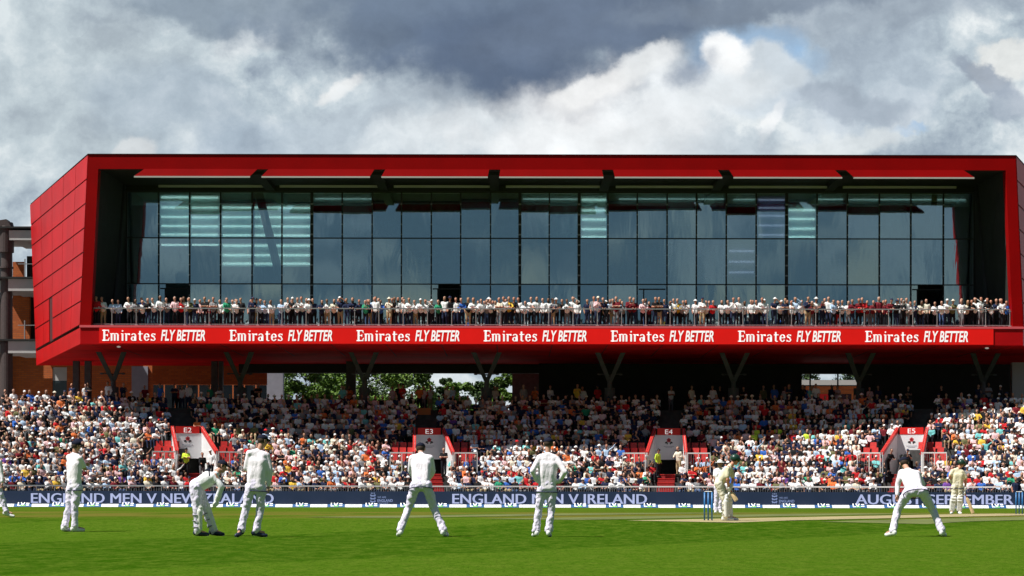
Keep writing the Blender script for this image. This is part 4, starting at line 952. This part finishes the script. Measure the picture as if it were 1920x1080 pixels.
for (i, x) in sorted(spots):
    head = pick(HEADW_S); pose = rng.choices(POSES, PW)[0]; fit = outfit(TOPW_S, head); top, bot, sk, hm, hd = fit
    pxx = 960+x*F/rowd(i, x)
    if i in (9, 10) and 1400 < pxx < 1540 and rng.random() < .35: fit = ('lime yellow',)+fit[1:]
    sc_ = rng.uniform(.93, 1.06); loc = (x, rowd(i, x)-.02+rng.uniform(-.03, .03), rowz(i)-.02); rz = math.atan(-(x-2)/75)*-1*-1+rng.uniform(-.25, .25)
    if (i, x) in indiv:
        o = figure('sit_'+pose, head, .028); dress(o, top, bot, sk, hm); o.location = loc; o.scale = (sc_,)*3; o.rotation_euler = (0, 0, rz)
        blk = sum(1 for X, _, _ in VOM if x > X); key = (i, blk); cnt[key] = cnt.get(key, 0)+1
        where = 'right of entrance E%d' % (blk+1) if blk else 'from the left edge'
        if blk == 0:
            lab = 'seated, %s top, %s, %s, %s seat in from the left edge' % (top, hd, row_names[i], ordn(cnt[key]))
        else: lab = 'seated, %s top, %s, %s, %s right of E%d steps' % (top, hd, row_names[i], ordn(cnt[key]), blk+1)
        tag(o, lab, 'person', 'spectators seated in the front rows')
    else: add_stuff('sit_'+pose, head, fit, loc, rz, sc_)
for k in range(60):          # silhouettes standing along the back
    px = rng.uniform(150, 1920); d = rng.uniform(157.5, 160.5); head = pick(HEADW_B); add_stuff('stand_'+rng.choice(['cross', 'down', 'side', 'phone']), head, outfit(TOPW_S, head), (PX(px, d), d-bow(PX(px, d))*.6, rowz(NR)), rng.uniform(-.6, .6), rng.uniform(.9, 1.02))
W_ = np.concatenate(acc[0]); LS = np.concatenate(acc[1]); LT = np.concatenate(acc[2]); MI = np.concatenate(acc[3])
me = bpy.data.meshes.new('seated_crowd'); me.vertices.add(len(W_)); me.vertices.foreach_set('co', W_.ravel()); me.loops.add(len(LS)); me.loops.foreach_set('vertex_index', LS.astype(np.int32))
me.polygons.add(len(LT)); st = np.concatenate([[0], np.cumsum(LT)[:-1]]).astype(np.int32); me.polygons.foreach_set('loop_start', st); me.polygons.foreach_set('loop_total', LT.astype(np.int32))
for m in gm: me.materials.append(m)
me.polygons.foreach_set('material_index', MI.astype(np.int32)); me.polygons.foreach_set('use_smooth', np.ones(len(LT), bool)); me.update(calc_edges=True)
o = bpy.data.objects.new('crowd', me); C.objects.link(o); tag(o, 'dense crowd of spectators filling the upper rows of the stand', 'crowd', kind='stuff')
print('crowd', len(spots), 'balcony', len(bal_people), 'verts', nvt)

# ------------------------------------------------------------------ cricketers, traced joint by joint from their stance
def fabric(name, col, wr=.5, sc=9.0):
    m = bpy.data.materials.new(name); m.use_nodes = True; nt = m.node_tree; b = nt.nodes['Principled BSDF']; L = nt.links
    b.inputs['Base Color'].default_value = (*col, 1); b.inputs['Roughness'].default_value = .9; b.inputs['Specular IOR Level'].default_value = .15
    tc = nt.nodes.new('ShaderNodeTexCoord'); mp = nt.nodes.new('ShaderNodeMapping'); mp.inputs['Scale'].default_value = (1.6, 1.6, .8); mp.inputs['Rotation'].default_value = (0, R(30), 0)
    n = nt.nodes.new('ShaderNodeTexNoise'); n.inputs['Scale'].default_value = sc; n.inputs['Detail'].default_value = 3; n.inputs['Distortion'].default_value = .8
    L.new(tc.outputs['Object'], mp.inputs[0]); L.new(mp.outputs[0], n.inputs['Vector']); bp = nt.nodes.new('ShaderNodeBump'); bp.inputs['Strength'].default_value = wr; bp.inputs['Distance'].default_value = .03
    L.new(n.outputs['Fac'], bp.inputs['Height']); L.new(bp.outputs[0], b.inputs['Normal']); return m
HM = {'wool': fabric('white jumper', (.90, .84, .90), .5), 'pants': fabric('white flannels', (.78, .72, .88), .9, 8), 'shirt': fabric('white shirt', (.86, .86, .88), .5), 'cream': fabric('cream kit', (.78, .72, .52), .6), 'creamp': fabric('cream trousers', (.76, .72, .58), .8, 8),
      'navy': fabric('navy cap cloth', (.012, .014, .03), .2), 'green': mat('dark green helmet', (.010, .045, .028), .35), 'skin': mat('player skin', (.52, .27, .18), .6, var=.08), 'ruddy': mat('sun reddened skin', (.60, .26, .16), .6, var=.1), 'tan': SK[2], 'dark': mat('dark sleeve', (.02, .02, .022), .8),
      'shoe': mat('white boots', (.80, .80, .78), .5), 'navyshoe': mat('navy boots', (.012, .02, .05), .5), 'trim': mat('navy trim', (.015, .02, .06), .8), 'pad': mat('white leg pad', (.80, .79, .75), .6, bump=.3, bscale=20), 'strap': mat('grey strap', (.20, .20, .22), .7),
      'willow': mat('willow', (.62, .45, .24), .5, var=.15), 'grip': mat('red grip', (.5, .03, .03), .6), 'hair': HR[0], 'eye': mat('eye', (.02, .02, .02), .3), 'lip': mat('lip', (.36, .10, .08), .6)}
def mesh_obj(name, me, parent, *mats):
    for m in mats: me.materials.append(m)
    me.name = name; o = bpy.data.objects.new(name, me); C.objects.link(o); o.parent = parent; return o
def hand_segs(w, d, pal, thumb, sc=1.0, curl=.5):
    """palm and five separate bent fingers; w wrist, d pointing direction, pal palm normal (fingers curl that way), thumb side"""
    d = d.normalized(); sd = thumb.normalized(); pn = pal.normalized(); S = []
    for k, off in enumerate((-.026, -.009, .009, .026)): S.append((w+sd*off*.6, .019, w+d*.085*sc+sd*off, .013))
    for k, (off, ln) in enumerate(((-.032, .058), (-.011, .072), (.011, .078), (.031, .070))):
        b = w+d*.088*sc+sd*off; m1 = b+(d*math.cos(curl)+pn*math.sin(curl))*ln*.55; m2 = m1+(d*math.cos(curl*2.1)+pn*math.sin(curl*2.1))*ln*.5
        S += [(b, .0098, m1, .009), (m1, .009, m2, .0078)]
    t0 = w+d*.03+sd*.026; t1 = t0+(d*.6+sd*.7+pn*.3).normalized()*.042; t2 = t1+(d*.9+pn*.4+sd*.1).normalized()*.032
    return S+[(t0, .013, t1, .011), (t1, .011, t2, .0088)]
def cricketer(label, px0, fy, s, J, face, look=None, skin='skin', top='wool', bottom='pants', sleeve='long', cap='cap', shoe='shoe', pads=False, gloves=False, trim=True, number=None, curl=.6, handdir=None, d=None, collar=False):
    d = d or F/s; z0 = gz(d)
    def W(k): a = J[k]; return V3((a[0]-px0)/s, a[2] if len(a) > 2 else 0, (fy-a[1])/s)
    j = {k: W(k) for k in J}; fc = V3(*face).normalized(); lk = V3(*(look or face)).normalized(); up = V3(0, 0, 1)
    for a in ('anL', 'anR'): j[a].z = max(j[a].z, .085)
    hd = j['head']; pel = (j['hipL']+j['hipR'])/2; nk = (j['shL']+j['shR'])/2; spine = (nk-pel).normalized()
    rt = fc.cross(up).normalized()
    if 'neck' in j: nk2 = j['neck']
    else: nk2 = nk+spine*.04
    hup = (hd-nk2).normalized(); hup = (hup*.5+up*.5).normalized(); lkp = (lk-hup*lk.dot(hup)).normalized(); hr = lkp.cross(hup)
    # body
    S = [(nk, .055, hd-hup*.05-lkp*.01, .056), (hd-hup*.055+lkp*.028, .060, hd+hup*.03-lkp*.008, .084), (hd-hup*.095+lkp*.045, .030, hd-hup*.06+lkp*.05, .035),
         (hd-hup*.035+lkp*.105, .012, hd+hup*.0+lkp*.088, .009), (hd-hr*.083-hup*.03-lkp*.005, .012, hd-hr*.086+hup*.01-lkp*.012, .016), (hd+hr*.083-hup*.03-lkp*.005, .012, hd+hr*.086+hup*.01-lkp*.012, .016)]
    for t in (-.055, .055): S.append((pel+rt*t, .085, nk+rt*t*1.0-spine*.14, .085))
    S.append((j['shL']-spine*.02, .045, j['shR']-spine*.02, .045))
    for q in 'LR':
        S += [(j['sh'+q], .052, j['el'+q], .042), (j['el'+q], .042, j['ha'+q], .027), (j['hip'+q], .085, j['kn'+q], .056), (j['kn'+q], .055, j['an'+q], .036), (j['an'+q], .04, j['to'+q]+V3(0, 0, .03), .028)]
        fd = (j['ha'+q]-j['el'+q]).normalized(); hdir = V3(*handdir[q]).normalized() if handdir and q in handdir else fd
        inner = (pel+V3(0, 0, .25)-j['ha'+q]); pn = (inner-hdir*inner.dot(hdir)).normalized(); th = hdir.cross(pn)*(1 if q == 'L' else -1)
        S += hand_segs(j['ha'+q], hdir, pn, th, curl=curl)
    me, _, _ = fuse(S, .0088, 3)
    body = mesh_obj('person', me, None, HM[skin]); body.location = (PX(px0, d), d, z0); tag(body, label, 'person', None)
    for t in (-.03, .03):
        e_ = MB(); e_.ball(hd+lkp*.078+hr*t+hup*.008, .011, nu=8, nv=6); e_.build('eye', HM['eye'], body, True)
    e_ = MB(); capsule(e_, hd+lkp*.088-hr*.018-hup*.062, .006, hd+lkp*.088+hr*.018-hup*.062, .006); e_.build('mouth', HM['lip'], body, True)
    # trousers
    bulk = 1.2 if gloves and sleeve == 'long' else 1.0
    S = [(j['hipL'], .112*bulk, j['hipR'], .112*bulk), (pel+V3(0, 0, .02), .118*bulk, pel+spine*.14, .118*bulk)]
    for t in (-.05, .05): S.append((pel+rt*t, .115, pel+rt*t+spine*.16, .108))
    for q in 'LR':
        a, k, h = j['an'+q], j['kn'+q], j['hip'+q]
        S += [(h, .112*bulk, k, .078*bulk), (k, .077*bulk, a+V3(0, 0, -.01), .066*bulk)]
        for t in range(3):   # cloth bunched above the boot
            w_ = a+(k-a)*(.05+.12*t); S.append((w_+rt*.010*(-1)**t, .074-.002*t, w_+rt*-.010*(-1)**t, .074-.002*t))
    me, _, cc = fuse(S, .016, 4)
    co = np.empty(len(me.vertices)*3); me.vertices.foreach_get('co', co); co = co.reshape(-1, 3); no = np.empty_like(co).ravel(); me.vertices.foreach_get('normal', no); no = no.reshape(-1, 3)
    disp = np.array([mnoise.noise(V3(9*(c_.x+.6*c_.z), 8*c_.y, 9*(c_.z-.7*c_.x))) + .6*mnoise.noise(V3(20*(c_.x-.4*c_.z), 14*c_.y, 22*c_.z)) for c_ in map(Vector, co)])
    co += no*(disp*.015)[:, None]; me.vertices.foreach_set('co', co.ravel()); me.update()
    mesh_obj('trousers', me, body, HM[bottom])
    # jumper or shirt
    hem = pel+spine*(-.01 if top == 'wool' else .03); S = []
    bulk = 1.3 if gloves and sleeve == 'long' else 1.0
    for t in (-.075, 0, .075): S.append((pel+rt*t*.9+spine*.10, .112*bulk, nk+rt*t*1.05-spine*.15, .122*bulk))
    S += [(nk+spine*.025, .068, j['shL']-spine*.015, .062), (nk+spine*.025, .068, j['shR']-spine*.015, .062), (nk-rt*.09-spine*.06, .09, nk+rt*.09-spine*.06, .09), (nk, .075, nk+spine*.05, .066)]
    S.append((pel-rt*.06+spine*.02, .122, pel+rt*.06+spine*.02, .122))
    for q in 'LR':
        sh, el, ha = j['sh'+q], j['el'+q], j['ha'+q]
        if sleeve == 'long':
            S += [(sh-spine*.015, .068, el, .058), (el, .058, ha-(ha-el).normalized()*.03, .046)]
            for t in (.3, .6): w_ = el+(ha-el)*t; S.append((w_, .057-.01*t, w_+V3(0, .005, 0), .057-.01*t))
        else: S.append((sh-spine*.015, .068, sh+(el-sh)*.72, .068))
    me, _, _ = fuse(S, .016, 12)
    bm = bmesh.new(); bm.from_mesh(me); bmesh.ops.bisect_plane(bm, geom=bm.verts[:]+bm.edges[:]+bm.faces[:], plane_co=hem, plane_no=-spine, clear_outer=True) if sleeve != 'long' and False else None
    bm.to_mesh(me); bm.free()
    co = np.empty(len(me.vertices)*3); me.vertices.foreach_get('co', co); co = co.reshape(-1, 3); no = np.empty_like(co).ravel(); me.vertices.foreach_get('normal', no); no = no.reshape(-1, 3)
    disp = np.array([mnoise.noise(V3(7*c_.x, 7*c_.y, 5*c_.z))+.7*mnoise.noise(V3(12*(c_.x-.5*c_.z), 12*c_.y, 17*c_.z))*max(0, 1-abs(((c_-pel).dot(spine)-.10)/.16)) for c_ in map(Vector, co)]); co += no*(disp*.012)[:, None]; me.vertices.foreach_set('co', co.ravel()); me.update()
    jo = mesh_obj('jumper' if top in ('wool', 'cream') else 'shirt', me, body, HM[top])
    if trim:                 # ribbed navy edge round the bottom of the jumper
        rr = MB(); n = 26; wd = (j['hipR']-j['hipL']).length/2+.132; dp = .128; c0 = pel-spine*.065+spine*.0
        ax = (rt-spine*rt.dot(spine)).normalized(); ay = spine.cross(ax); pts = [c0+ax*wd*math.cos(2*math.pi*k/n)+ay*dp*math.sin(2*math.pi*k/n) for k in range(n)]
        for k in range(n): capsule(rr, pts[k], .010, pts[(k+1) % n], .010, 6)
        rr.build('hem', HM['trim'], jo, True)
    if number:
        v, fs = text_geo(number, None, .17, bold=.02); c0 = nk-spine*.22; ax = (V3(*J['numdir'])).normalized() if 'numdir' in J else rt
    if cap:
        cm = MB(); Rm = Matrix((hr, lkp, hup)).transposed()
        if cap == 'cap':
            cm.ball(hd+hup*.045-lkp*.008, .098, .108, .082, 18, 8, v1=.55, rot=Rm)
            pk = [hd+hup*.04+lkp*(.085+.0)+hr*t for t in (-.07, 0, .07)]
            vs = [hd+hup*.045+lkp*.08-hr*.075, hd+hup*.045+lkp*.085+hr*.075, hd+hup*.028+lkp*.165+hr*.045, hd+hup*.028+lkp*.165-hr*.045]
            cm.add(vs+[v_+hup*.012 for v_ in vs], [(3, 2, 1, 0), (4, 5, 6, 7), (0, 1, 5, 4), (1, 2, 6, 5), (2, 3, 7, 6), (3, 0, 4, 7)])
            cm.build('cap', HM['navy'], body, True)
        elif cap == 'helmet':
            cm.ball(hd+hup*.03-lkp*.01, .122, .135, .115, 20, 10, v1=.66, rot=Rm)
            vs = [hd+hup*.04+lkp*.10-hr*.09, hd+hup*.04+lkp*.10+hr*.09, hd+hup*.02+lkp*.19+hr*.05, hd+hup*.02+lkp*.19-hr*.05]
            cm.add(vs+[v_+hup*.014 for v_ in vs], [(3, 2, 1, 0), (4, 5, 6, 7), (0, 1, 5, 4), (1, 2, 6, 5), (2, 3, 7, 6), (3, 0, 4, 7)])
            ho = cm.build('helmet', HM['green'], body, True); g_ = MB()
            for t in range(4):
                for k in range(8):
                    a0, a1 = R(-70+20*k*.9), R(-70+20*(k+1)*.9); f_ = lambda a: hd+hup*(-.02-.028*t)+lkp*(.135*math.cos(a)+.01)+hr*.12*math.sin(a)
                    capsule(g_, f_(a0), .004, f_(a1), .004, 5)
            g_.build('grille', HM['dark'], ho)
        elif cap == 'hat':
            cm.ball(hd+hup*.05, .10, .11, .10, 18, 8, v1=.55, rot=Rm); n = 20
            vs = [hd+hup*.05+(hr*math.cos(2*math.pi*k/n)+lkp*math.sin(2*math.pi*k/n))*r_+hup*(-.02 if r_ > .15 else 0)+hup*zz for zz in (0, .012) for r_ in (.095, .18) for k in range(n)]
            cm.add(vs, [(k, (k+1) % n, n+(k+1) % n, n+k) for k in range(n)]+[(2*n+k, 3*n+k, 3*n+(k+1) % n, 2*n+(k+1) % n) for k in range(n)]); cm.build('hat', HM['shoe'], body, True)
        h_ = MB(); h_.ball(hd+hup*.015-lkp*.022, .089, .086, .082, 16, 10, v0=.15, v1=.78, rot=Rm); h_.build('hair', HM['hair'], body, True)
    for q in 'LR':
        a, t = j['an'+q], j['to'+q]; t = V3(t.x, t.y, .03); dd_ = V3(t.x-a.x, t.y-a.y, 0)
        dd_ = dd_.normalized() if dd_.length > .03 else fc; heel = V3(a.x, a.y, max(.045, a.z-.045))-dd_*.055; toe = V3(a.x, a.y, 0)+dd_*.19+V3(0, 0, .035+max(0, a.z-.14)*.4)
        me, _, _ = fuse([(heel, .044, toe, .036), (heel+V3(0, 0, .02), .045, a+dd_*.03, .05), (heel+dd_*.05+V3(0, 0, 0), .05, toe-dd_*.04, .045)], .011, 3)
        so = mesh_obj('shoe', me, body, HM[shoe])
        b_ = MB(); capsule(b_, heel-V3(0, 0, .026), .022, toe-V3(0, 0, .018), .024, 8); b_.build('sole', HM['shoe'], so)
        if pads:
            kn = j['kn'+q]; ax = (kn-a).normalized(); fr = (fc if not isinstance(pads, tuple) else V3(*pads)); fr = (fr-ax*fr.dot(ax)).normalized(); sd = ax.cross(fr)
            S = [(a+ax*.03+fr*.03+sd*o_, .05, kn+fr*.035-ax*.02+sd*o_*1.15, .062) for o_ in (-.045, 0, .045)]
            S += [(kn+fr*.055-sd*.05+ax*k_, .052, kn+fr*.055+sd*.05+ax*k_, .052) for k_ in (-.03, .05)]+[(kn+ax*.10+fr*.04-sd*.04, .05, kn+ax*.15+fr*.04+sd*.04, .045)]
            me, _, _ = fuse(S, .014, 2); po = mesh_obj('leg_pad', me, body, HM['pad'])
            b_ = MB()
            for k_ in (.2, .5, .78):
                c0 = a+(kn-a)*k_
                for u_ in range(8):
                    g0, g1 = R(100+20*u_), R(100+20*(u_+1)); f_ = lambda g_: c0+(fr*math.cos(g_)+sd*math.sin(g_))*.094
                    capsule(b_, f_(g0), .010, f_(g1), .010, 5)
            b_.build('strap', HM['strap'], po)
        if gloves:
            fd = (j['ha'+q]-j['el'+q]).normalized(); w = j['ha'+q]; hdir = V3(*handdir[q]).normalized() if handdir and q in handdir else fd
            inner = (pel+V3(0, 0, .25)-w); pn = (inner-hdir*inner.dot(hdir)).normalized(); th = hdir.cross(pn)*(1 if q == 'L' else -1)
            S = [(p_, r_+.013, q_, r1_+.013) for (p_, r_, q_, r1_) in hand_segs(w, hdir, pn, th, curl=curl)]+[(w-fd*.09, .055, w+fd*.0, .045)]
            me, _, _ = fuse(S, .011, 2); mesh_obj('glove', me, body, HM['pad'])
    return body, j, spine, nk
def put_number(body, txt, c, ax, upv, h, off):
    v, fs = text_geo(txt, None, h, bold=.02); nn = ax.cross(upv).normalized(); q = MB(); q.add([c+ax*a+upv*b_+nn*off for a, b_ in v], fs); q.build('number', HM['trim'], body)

A = cricketer
A('fielder with folded arms and black cap at the left, half turned to the right', 137, 999, 89.5, dict(head=(142.5, 838.5, .02), neck=(138.5, 850), shL=(127, 858, .10), shR=(151, 860, -.10), elL=(137, 882, .24), haL=(157, 874, .16), elR=(158, 881, .06), haR=(147, 872, .24),
    hipL=(133, 915, .06), hipR=(146, 916, -.04), knL=(128, 953, .05), knR=(141, 955, -.04), anL=(121, 990), anR=(141, 991, -.04), toL=(127, 997, .13), toR=(156, 997, .06)), (.65, .75, 0), look=(.8, .6, -.12), sleeve='short', top='wool', trim=True, curl=.8)
b, j, sp, nk = A('wicketkeeper in white gloves and pads, bent over with hands on knees', 390, 1003.5, 95.5, dict(head=(416, 873, .04), neck=(410, 880), shL=(401, 888, .19), shR=(404, 890, -.17), elL=(414, 912, .20), haL=(407, 935, .14), elR=(417, 911, -.19), haR=(407, 937, -.14),
    hipL=(367, 910, .12), hipR=(369, 912, -.12), knL=(384, 952, .14), knR=(372, 955, -.14), anL=(399, 993, .12), anR=(373, 994, -.12), toL=(413, 1001, .12), toR=(388, 1001, -.12)), (1, .05, 0), look=(1, 0, -.7), top='shirt', bottom='pants', shoe='navyshoe', pads=(.9, .2, 0), gloves=True, trim=False, handdir={'L': (-.1, .05, -1), 'R': (-.1, 0, -1)})
upn = V3(-.35, 0, .25).normalized(); put_number(b, '7', V3((395-390)/95.5, -.29, (1003.5-893)/95.5), V3(.86, 0, .5), V3(-.5, 0, .86), .16, .0)
A('tall fielder in long white jumper and navy boots, looking down to the right', 478, 1009.5, 97.8, dict(head=(492, 829, .05), neck=(489, 840), shL=(467, 851, .0), shR=(500, 854, .02), elL=(461, 880, .05), haL=(474, 890, .26), elR=(506, 884, .0), haR=(503, 915, .06),
    hipL=(470, 916), hipR=(489, 917), knL=(461, 955, .02), knR=(488, 957, .05), anL=(452, 996, -.02), anR=(480, 998, .04), toL=(448, 1005, -.12), toR=(494, 1004, .06)), (.25, .97, 0), look=(.75, .6, -.5), shoe='navyshoe', trim=True, handdir={'R': (.05, .0, -1)})
A('slip fielder crouching with legs wide apart in front of entrance E3', 790, 1007, 96.2, dict(head=(787, 842, .36), neck=(788, 853, .26), shL=(772, 858, .20), shR=(806, 858, .20), elL=(768, 884, .30), haL=(781, 905, .46), elR=(811, 884, .30), haR=(799, 905, .46),
    hipL=(779, 912), hipR=(800, 912), knL=(766, 952, .13), knR=(813, 952, .13), anL=(750, 996), anR=(832, 996), toL=(746, 1003, .16), toR=(838, 1003, .16)), (0, 1, 0), look=(0, 1, -.15))
A('fielder with hands on hips seen from behind, before the IRELAND lettering', 1022, 1007.5, 96.4, dict(head=(1028, 833, .05), neck=(1027, 846), shL=(1012, 857), shR=(1043, 858), elL=(998, 884, -.12), haL=(1007, 903, .04), elR=(1059, 886, -.12), haR=(1047, 906, .04),
    hipL=(1017, 917), hipR=(1034, 917), knL=(1010, 957, .02), knR=(1034, 957, .02), anL=(1005, 997), anR=(1029, 997), toL=(1001, 1004, .14), toR=(1031, 1004, .14)), (0, 1, 0), look=(.1, 1, -.05), handdir={'L': (.5, .6, -.4), 'R': (-.5, .6, -.4)})
A('slip fielder crouching low at the right, in front of entrance E5', 1718, 1006.5, 94.6, dict(head=(1705, 868, .62), neck=(1708, 876, .52), shL=(1696, 885, .40), shR=(1726, 887, .40), elL=(1690, 910, .42), haL=(1688, 930, .36), elR=(1738, 908, .45), haR=(1728, 925, .50),
    hipL=(1704, 922), hipR=(1730, 922), knL=(1686, 956, .16), knR=(1751, 956, .16), anL=(1674, 996), anR=(1767, 996), toL=(1665, 1003, .14), toR=(1774, 1003, .14)), (0, 1, 0), look=(-.05, 1, -.1))
b, j, sp, nk = A('batsman on strike in cream with green helmet, bent over his bat', 1358, 976.5, 76, dict(head=(1379, 862, .02), neck=(1374, 869), shL=(1370, 876, .14), shR=(1364, 877, -.13), elL=(1376, 899, .16), haL=(1370, 915, .02), elR=(1363, 899, -.17), haR=(1367, 921, -.04),
    hipL=(1350, 905, .10), hipR=(1347, 907, -.09), knL=(1366, 938, .13), knR=(1358, 939, -.10), anL=(1369, 969, .13), anR=(1359, 970, -.12), toL=(1380, 974, .12), toR=(1370, 975, -.10)), (1, .1, 0), look=(.9, .4, -.3), skin='ruddy', top='cream', bottom='creamp', sleeve='short', cap='helmet', pads=(.9, -.3, 0), gloves=True, trim=False, handdir={'L': (.2, -.1, -1), 'R': (.2, 0, -1)})
def bat(label, p0, p1, face, off=0.12):
    p0 = Vector(p0); p1 = Vector(p1); ax = (p1-p0).normalized(); L_ = (p1-p0).length; fr = Vector(face); fr = (fr-ax*fr.dot(ax)).normalized(); sd = ax.cross(fr); hl = L_*.34
    e = empty('cricket_bat', p1); tag(e, label, 'cricket bat'); q = MB(); q.tube(p0-p1, ax*hl+p0-p1, .018, .018, 8); q.build('handle', HM['grip'], e, True)
    q = MB(); o0 = p0-p1+ax*hl; w, t = .054, .016
    prof = lambda o_, k, kt: [o_-sd*w*k-fr*t*.3, o_+sd*w*k-fr*t*.3, o_+sd*w*k+fr*t, o_+fr*t*kt, o_-sd*w*k+fr*t]
    rings = [prof(o0, .35, 1.2), prof(o0+ax*.05, .95, 1.6), prof(o0+ax*L_*.35, 1, 2.4), prof(V3(0, 0, 0)-ax*.02, 1, 2.0), prof(V3(0, 0, 0), .8, 1.4)]
    n = 5; q.add([v for r_ in rings for v in r_], [tuple(range(n))[::-1], tuple(range(4*n, 5*n))]+[(i*n+k, i*n+(k+1) % n, (i+1)*n+(k+1) % n, (i+1)*n+k) for i in range(4) for k in range(n)]); q.build('blade', HM['willow'], e)
bl = b.location
bat('willow bat held down by the batsman beside the blue stumps', bl+V3((1367-1358)/76, -.03, (976.5-914)/76), bl+V3((1380-1358)/76, -.10, (976.5-939)/76), (.2, -1, 0))
A('white-hatted umpire standing mostly hidden behind the batsman on strike', 1345, 960.5, 56, dict(head=(1350, 866, 0), neck=(1350, 873), shL=(1341, 878, .0), shR=(1358, 878, .0), elL=(1339, 893, -.05), haL=(1341, 906, -.08), elR=(1360, 893, .05), haR=(1354, 906, .12),
    hipL=(1345, 912), hipR=(1352, 912), knL=(1343, 933), knR=(1351, 933), anL=(1342, 955), anR=(1350, 955), toL=(1341, 959, -.1), toR=(1351, 959, -.1)), (0, -1, 0), top='shirt', sleeve='short', cap='hat', trim=False, d=80)
b, j, sp, nk = A('batsman at the far end in cream, green helmet, resting on his bat', 1795, 965, 59, dict(head=(1803, 870, .02), neck=(1799, 877), shL=(1787, 882, .0), shR=(1805, 884, .02), elL=(1780, 894, -.05), haL=(1785, 904, .12), elR=(1812, 901, .02), haR=(1808, 921, -.02),
    hipL=(1790, 913), hipR=(1800, 913), knL=(1787, 938, -.02), knR=(1799, 938, -.02), anL=(1785, 959), anR=(1798, 959), toL=(1783, 963, -.1), toR=(1799, 963, -.1)), (.1, 1, 0), look=(.6, .7, -.1), skin='ruddy', top='cream', bottom='creamp', sleeve='short', cap='helmet', pads=(0, -1, 0), gloves=True, trim=True, handdir={'R': (.2, 0, -1)})
bl = b.location
bat('willow bat propped on the turf by the far batsman', bl+V3((1806-1795)/59, -.02, (965-918)/59), bl+V3((1823-1795)/59, -.12, .03), (.1, -1, 0))
A('fielder in white walking out of the frame at the extreme left', -9, 968, 70.8, dict(head=(-14, 846), neck=(-13, 856), shL=(-26, 862), shR=(-1, 862), elL=(-30, 882), haL=(-24, 900, .1), elR=(3, 884), haR=(5, 903, -.05),
    hipL=(-17, 904), hipR=(-6, 905), knL=(-24, 935), knR=(5, 934), anL=(-33, 961), anR=(12, 957), toL=(-42, 966), toR=(22, 962)), (-.6, .6, 0), trim=False)
# stumps
def wicket(px, d, label):
    e = empty('wicket', (PX(px, d), d, gz(d))); tag(e, label, 'stumps', 'sets of blue stumps'); ax = V3(n_.x, n_.y, 0); bm_ = mat('blue stump', (.02, .16, .42), .4)
    for k in (-1, 0, 1):
        q = MB(); c = ax*k*.105; q.tube(c+V3(0, 0, 0), c+V3(0, 0, .70), .019, .019, 12); q.tube(c+V3(0, 0, .70), c+V3(0, 0, .715), .019, .012, 12); q.build('stump', bm_, e, True)
    for k in (-1, 1):
        q = MB(); q.tube(ax*(k*.105/2-.05)+V3(0, 0, .722), ax*(k*.105/2+.05)+V3(0, 0, .722), .008, .008, 8); q.build('bail', HM['shoe'], e)
n_ = Vector((-u.y, u.x)); n_ = n
n_ = Vector((-(W2-W1).normalized().y, (W2-W1).normalized().x))
wicket(1328, 57.8, 'blue stumps beside the batsman on strike'); wicket(1911, 74.4, 'blue stumps at the right edge of the photo')
# ------------------------------------------------------------------ stewards, photographers and camera near the entrances
def steward(X, dx, i, kind, head, fit, label, rz=0, dz=0):
    o = figure(kind, head, .026); top, bot, sk, hm = fit; dress(o, top, bot, sk, hm); o.location = (X+dx, rowd(i, X)-.1, rowz(i)+dz); o.rotation_euler = (0, 0, rz); tag(o, label, 'person', 'people standing by the entrances'); return o
steward(-19.6, -.40, 2.9, 'stand_cross', 'cap', ('lime yellow', 'dark', SK[0], HT['black']), 'steward in lime yellow vest by entrance E2', 0, .30)
steward(-19.6, .62, 2.4, 'stand_side', 'hair', ('black', 'grey', SK[1], HR[1]), 'man in black top standing below the E2 sign', .5, .2)
steward(-19.6, 1.15, 2.6, 'stand_down', 'cap', ('white', 'dark', SK[0], HT['white']), 'man in white cap on the right of the E2 steps', -.5, .3)
steward(-5.0, .72, 3.3, 'stand_cross', 'hair', ('black', 'dark', SK[0], HR[1]), 'man in black with arms folded on the right of entrance E3', 0, .25)
steward(9.75, -.62, 3.0, 'stand_down', 'cap', ('lime yellow', 'dark', SK[1], HT['black']), 'steward in lime yellow vest on the left of entrance E4', .9, .3)
steward(9.75, .70, 3.3, 'stand_side', 'hair', ('cream', 'beige', SK[0], HR[3]), 'man in cream shirt and shorts on the right of entrance E4', -.6, .35)
steward(24.2, -1.15, 3.1, 'stand_rail', 'hair', ('black', 'dark', SK[0], HR[1]), 'person in black leaning left of entrance E5', .7, .3)
steward(24.2, .05, 2.9, 'stand_phone', 'cap', ('black', 'dark', SK[1], HT['navy']), 'camera operator in black below the E5 sign', 0, .3)
o = figure('stand_down', 'hair'); dress(o, 'navy', 'dark', SK[1], HR[1]); o.location = (PX(1905, 136), 136, -.1); tag(o, 'person in dark clothes behind the boards at the right edge', 'person'); 
e = empty('film_camera', (24.2-.35, rowd(2.7, 24.2)-.3, rowz(2.7)+.25)); tag(e, 'black film camera on a tripod in front of entrance E5', 'camera')
q = MB(); q.box(-.11, .11, -.16, .22, 1.30, 1.52); q.box(-.05, .05, .0, .16, 1.52, 1.58); q.build('camera_body', M['dark'], e); q = MB(); q.tube((0, -.42, 1.41), (0, -.16, 1.41), .085, .065, 14); q.build('lens', M['dark'], e, True)
for k in range(3): a = 2.1*k+.5; q = MB(); q.tube((0, 0, 1.28), (.42*math.cos(a), .42*math.sin(a), 0), .022, .016, 8); q.build('leg', M['steel'], e)
